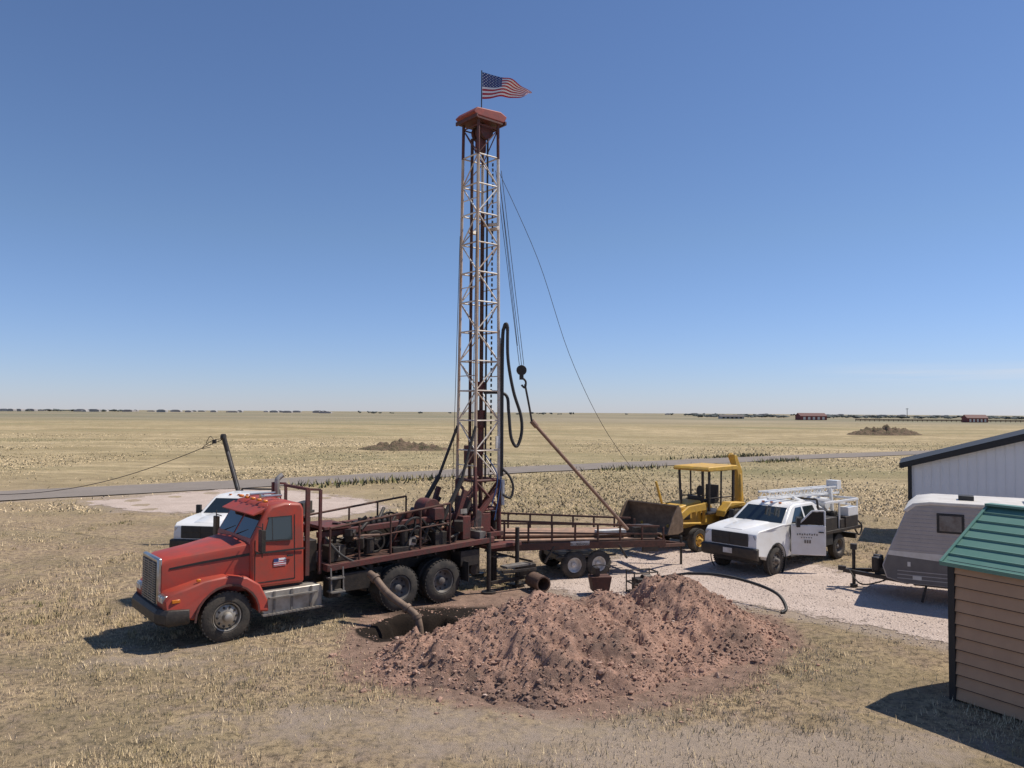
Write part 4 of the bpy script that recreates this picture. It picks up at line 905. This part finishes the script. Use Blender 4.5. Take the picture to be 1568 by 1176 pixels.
p.beam((-.35,-.3,2.83),(-.35,dp+.3,2.83),.06,.18); p.box((-.02,-.02,1.42),(.14,.14,2.84)); p.build('roof_and_trim','brown',Bd)
Hs=empty('house',(26.3,41.5,0),-31)
p=Part(); p.box((7,5,1.5),(13,9,3)); p.build('walls','siding',Hs)
p=Part(); p.add([(-.2,-.2,3.25),(14.2,-.2,3.25),(14.2,10.2,3.25),(-.2,10.2,3.25),(2.8,5,4.35),(11.2,5,4.35)],[(0,1,5,4),(1,2,5),(2,3,4,5),(3,0,4),(3,2,1,0)]); p.build('hip_roof','shingle',Hs)
p=Part(); p.box((1.5,.48,1.7),(1.2,.05,1)); p.box((5,.48,1.7),(1.2,.05,1)); p.build('windows','glass',Hs)
# ---------------------------------------------------------------- distance
def barn(name,x,y,w,d,h,rz=0,m='barn'):
    Bn=empty(name,(x,y,-.1),rz)
    p=Part(); p.add([(-w/2,-d/2,0),(w/2,-d/2,0),(w/2,d/2,0),(-w/2,d/2,0),(-w/2,-d/2,h*.6),(w/2,-d/2,h*.6),(w/2,d/2,h*.6),(-w/2,d/2,h*.6)],[(0,1,5,4),(1,2,6,5),(2,3,7,6),(3,0,4,7),(4,5,6,7)])
    p.add([(-w/2,0,h),(w/2,0,h),(-w/2,-d/2,h*.6),(w/2,-d/2,h*.6),(-w/2,d/2,h*.6),(w/2,d/2,h*.6)],[(2,0,4),(3,5,1)]); p.build('walls',m,Bn)
    p=Part(); e=.4
    p.add([(-w/2-e,-d/2-e,h*.6-.1),(w/2+e,-d/2-e,h*.6-.1),(w/2+e,0,h+.15),(-w/2-e,0,h+.15),(-w/2-e,d/2+e,h*.6-.1),(w/2+e,d/2+e,h*.6-.1)],[(0,1,2,3),(3,2,5,4)]); p.build('roof','redold' if m=='barn' else 'shingle',Bn,recalc=False)
    p=Part(); 
    for k in range(-2,3): p.box((k*w/5.5,-d/2-.03,h*.26),(w*.09,.1,h*.4))
    p.build('doors','campw' if m=='barn' else 'brown',Bn)
barn('red_barn',244,628,22,10,5.6,5); barn('red_barn.001',309,514,13,8,5,-5); barn('ranch_building',205,720,22,8,3.6,0,'farwall'); 
p=Part()
for k in range(45):
    x=250+k*3.2; p.box((x,560-k*.5,.6),(.3,.3,1.6)); 
for z in(.5,.9,1.3): p.beam((250,560,z),(394,537,z),.15,.3)
p.build('rail_fence','rust')
def treemass(name,items):
    V=[];F=[];o=0
    for (x,y,h,w) in items:
        for b in range(RNG.integers(3,7)):
            c=np.array([x+RNG.normal(0,w*.4),y+RNG.normal(0,w*.4),h*RNG.uniform(.3,.7)]); s=np.array([w*RNG.uniform(.3,.6),w*RNG.uniform(.3,.6),h*RNG.uniform(.25,.42)])
            v=iv*RNG.uniform(.7,1.25,(len(iv),1))*s+c; v[:,2]=np.maximum(v[:,2],-.2); V.append(v); F.append(fi+o); o+=len(iv)
        v=iv*np.array([w*.08,w*.08,h*.4])+np.array([x,y,h*.3]); V.append(v); F.append(fi+o); o+=len(iv)
    me=bpy.data.meshes.new(name); me.from_pydata(np.concatenate(V).tolist(),[],np.concatenate(F).tolist()); me.materials.append(M['fartree']); ob=bpy.data.objects.new(name,me); COL.objects.link(ob)
it=[]
for k in range(240):
    u=RNG.uniform(.14,.72); d=RNG.uniform(900,1500); 
    if vn(np.array([u*40.]),np.array([1.]),1,3)[0]<-.3-.5*(u>.3): continue
    it.append((u*d,d,RNG.uniform(2,4.2),RNG.uniform(4,9)))
for k in range(170):
    u=RNG.uniform(-.74,-.22); d=RNG.uniform(1600,2400)
    if vn(np.array([u*30.]),np.array([2.]),1,5)[0]<.0: continue
    it.append((u*d,d,RNG.uniform(3,6),RNG.uniform(6,14)))
for k in range(40): u=RNG.uniform(-.2,.45); d=RNG.uniform(1500,2200); it.append((u*d,d,RNG.uniform(3,6),6))
treemass('distant_trees',it)
p=Part()
for k in range(75):
    u=random.uniform(-.72,-.23) if k<58 else random.uniform(.2,.7); d=random.uniform(1500,2300); w=random.uniform(8,26); h=random.uniform(3,5.5); x=u*d
    p.prism([(x-w/2,0),(x-w/2,h*.7),(x-w/4,h),(x+w/4,h),(x+w/2,h*.7),(x+w/2,0)],d-6,d+6)
p.build('distant_town_buildings','farwall')
p=Part(); p.tube((.5135*1100,1100,0),(.5135*1100,1100,14),.4); p.beam((.5135*1100-2,1100,13),(.5135*1100+2,1100,13),.5); p.build('utility_pole','brown')
# ---------------------------------------------------------------- sky, sun, camera
w=bpy.data.worlds.new('World'); S.world=w; w.use_nodes=True; N=w.node_tree.nodes; L=w.node_tree.links
bg=N['Background']; sky=N.new('ShaderNodeTexSky'); sky.sky_type='NISHITA'; sky.sun_disc=False
EL,AZ=math.radians(57),math.radians(76)
sky.sun_elevation=EL; sky.sun_rotation=AZ; sky.altitude=300; sky.air_density=1.1; sky.dust_density=.05; sky.ozone_density=3.0
bg.inputs['Strength'].default_value=.092
tc=N.new('ShaderNodeTexCoord'); sp_=N.new('ShaderNodeSeparateXYZ'); L.new(tc.outputs['Generated'],sp_.inputs[0])
mp=N.new('ShaderNodeMapping'); mp.inputs['Scale'].default_value=(3,3,55); L.new(tc.outputs['Generated'],mp.inputs['Vector'])
nn=N.new('ShaderNodeTexNoise'); nn.inputs['Scale'].default_value=1.3; nn.inputs['Detail'].default_value=6; L.new(mp.outputs[0],nn.inputs['Vector'])
def mr(v,a,b,c=0,d=1):
    n=N.new('ShaderNodeMapRange'); L.new(v,n.inputs[0]); n.inputs[1].default_value=a;n.inputs[2].default_value=b;n.inputs[3].default_value=c;n.inputs[4].default_value=d; return n.outputs[0]
def mul(a,b):
    n=N.new('ShaderNodeMath'); n.operation='MULTIPLY'
    for i,v in enumerate((a,b)):
        if isinstance(v,(int,float)): n.inputs[i].default_value=v
        else: L.new(v,n.inputs[i])
    return n.outputs[0]
f=mul(mul(mr(nn.outputs['Fac'],.36,.58),mr(sp_.outputs['X'],.34,.46)),mul(mr(sp_.outputs['Z'],.032,.042),mr(sp_.outputs['Z'],.062,.048)))
f=mul(f,.6)
hz=mr(sp_.outputs['Z'],.0,.22)
tint=N.new('ShaderNodeMix'); tint.data_type='RGBA'; L.new(hz,tint.inputs[0]); tint.inputs[6].default_value=(.74,.86,1.36,1); tint.inputs[7].default_value=(.86,.93,1.12,1)
ti=N.new('ShaderNodeMix'); ti.data_type='RGBA'; ti.blend_type='MULTIPLY'; ti.inputs[0].default_value=1; L.new(sky.outputs[0],ti.inputs[6]); L.new(tint.outputs[2],ti.inputs[7])
mx=N.new('ShaderNodeMix'); mx.data_type='RGBA'; L.new(f,mx.inputs[0]); L.new(ti.outputs[2],mx.inputs[6]); mx.inputs[7].default_value=(7,7.6,8.6,1)
L.new(mx.outputs[2],bg.inputs['Color'])
sd=bpy.data.lights.new('sun','SUN'); sd.energy=5.0; sd.angle=math.radians(.5); sd.color=(1,.935,.84)
so=bpy.data.objects.new('sun',sd); COL.objects.link(so)
tosun=Vector((math.sin(AZ)*math.cos(EL),math.cos(AZ)*math.cos(EL),math.sin(EL))); so.rotation_euler=(-tosun).to_track_quat('-Z','Y').to_euler(); so.location=(20,5,30)
cd=bpy.data.cameras.new('camera'); cam=bpy.data.objects.new('camera',cd); COL.objects.link(cam); S.camera=cam
cd.sensor_width=36; cd.lens=27.05; cd.clip_start=.1; cd.clip_end=30000
Mx=Matrix.Rotation(math.radians(90+2.09),4,'X')@Matrix.Rotation(math.radians(.37),4,'Z'); Mx.translation=Vector((0,0,4.8)); cam.matrix_world=Mx
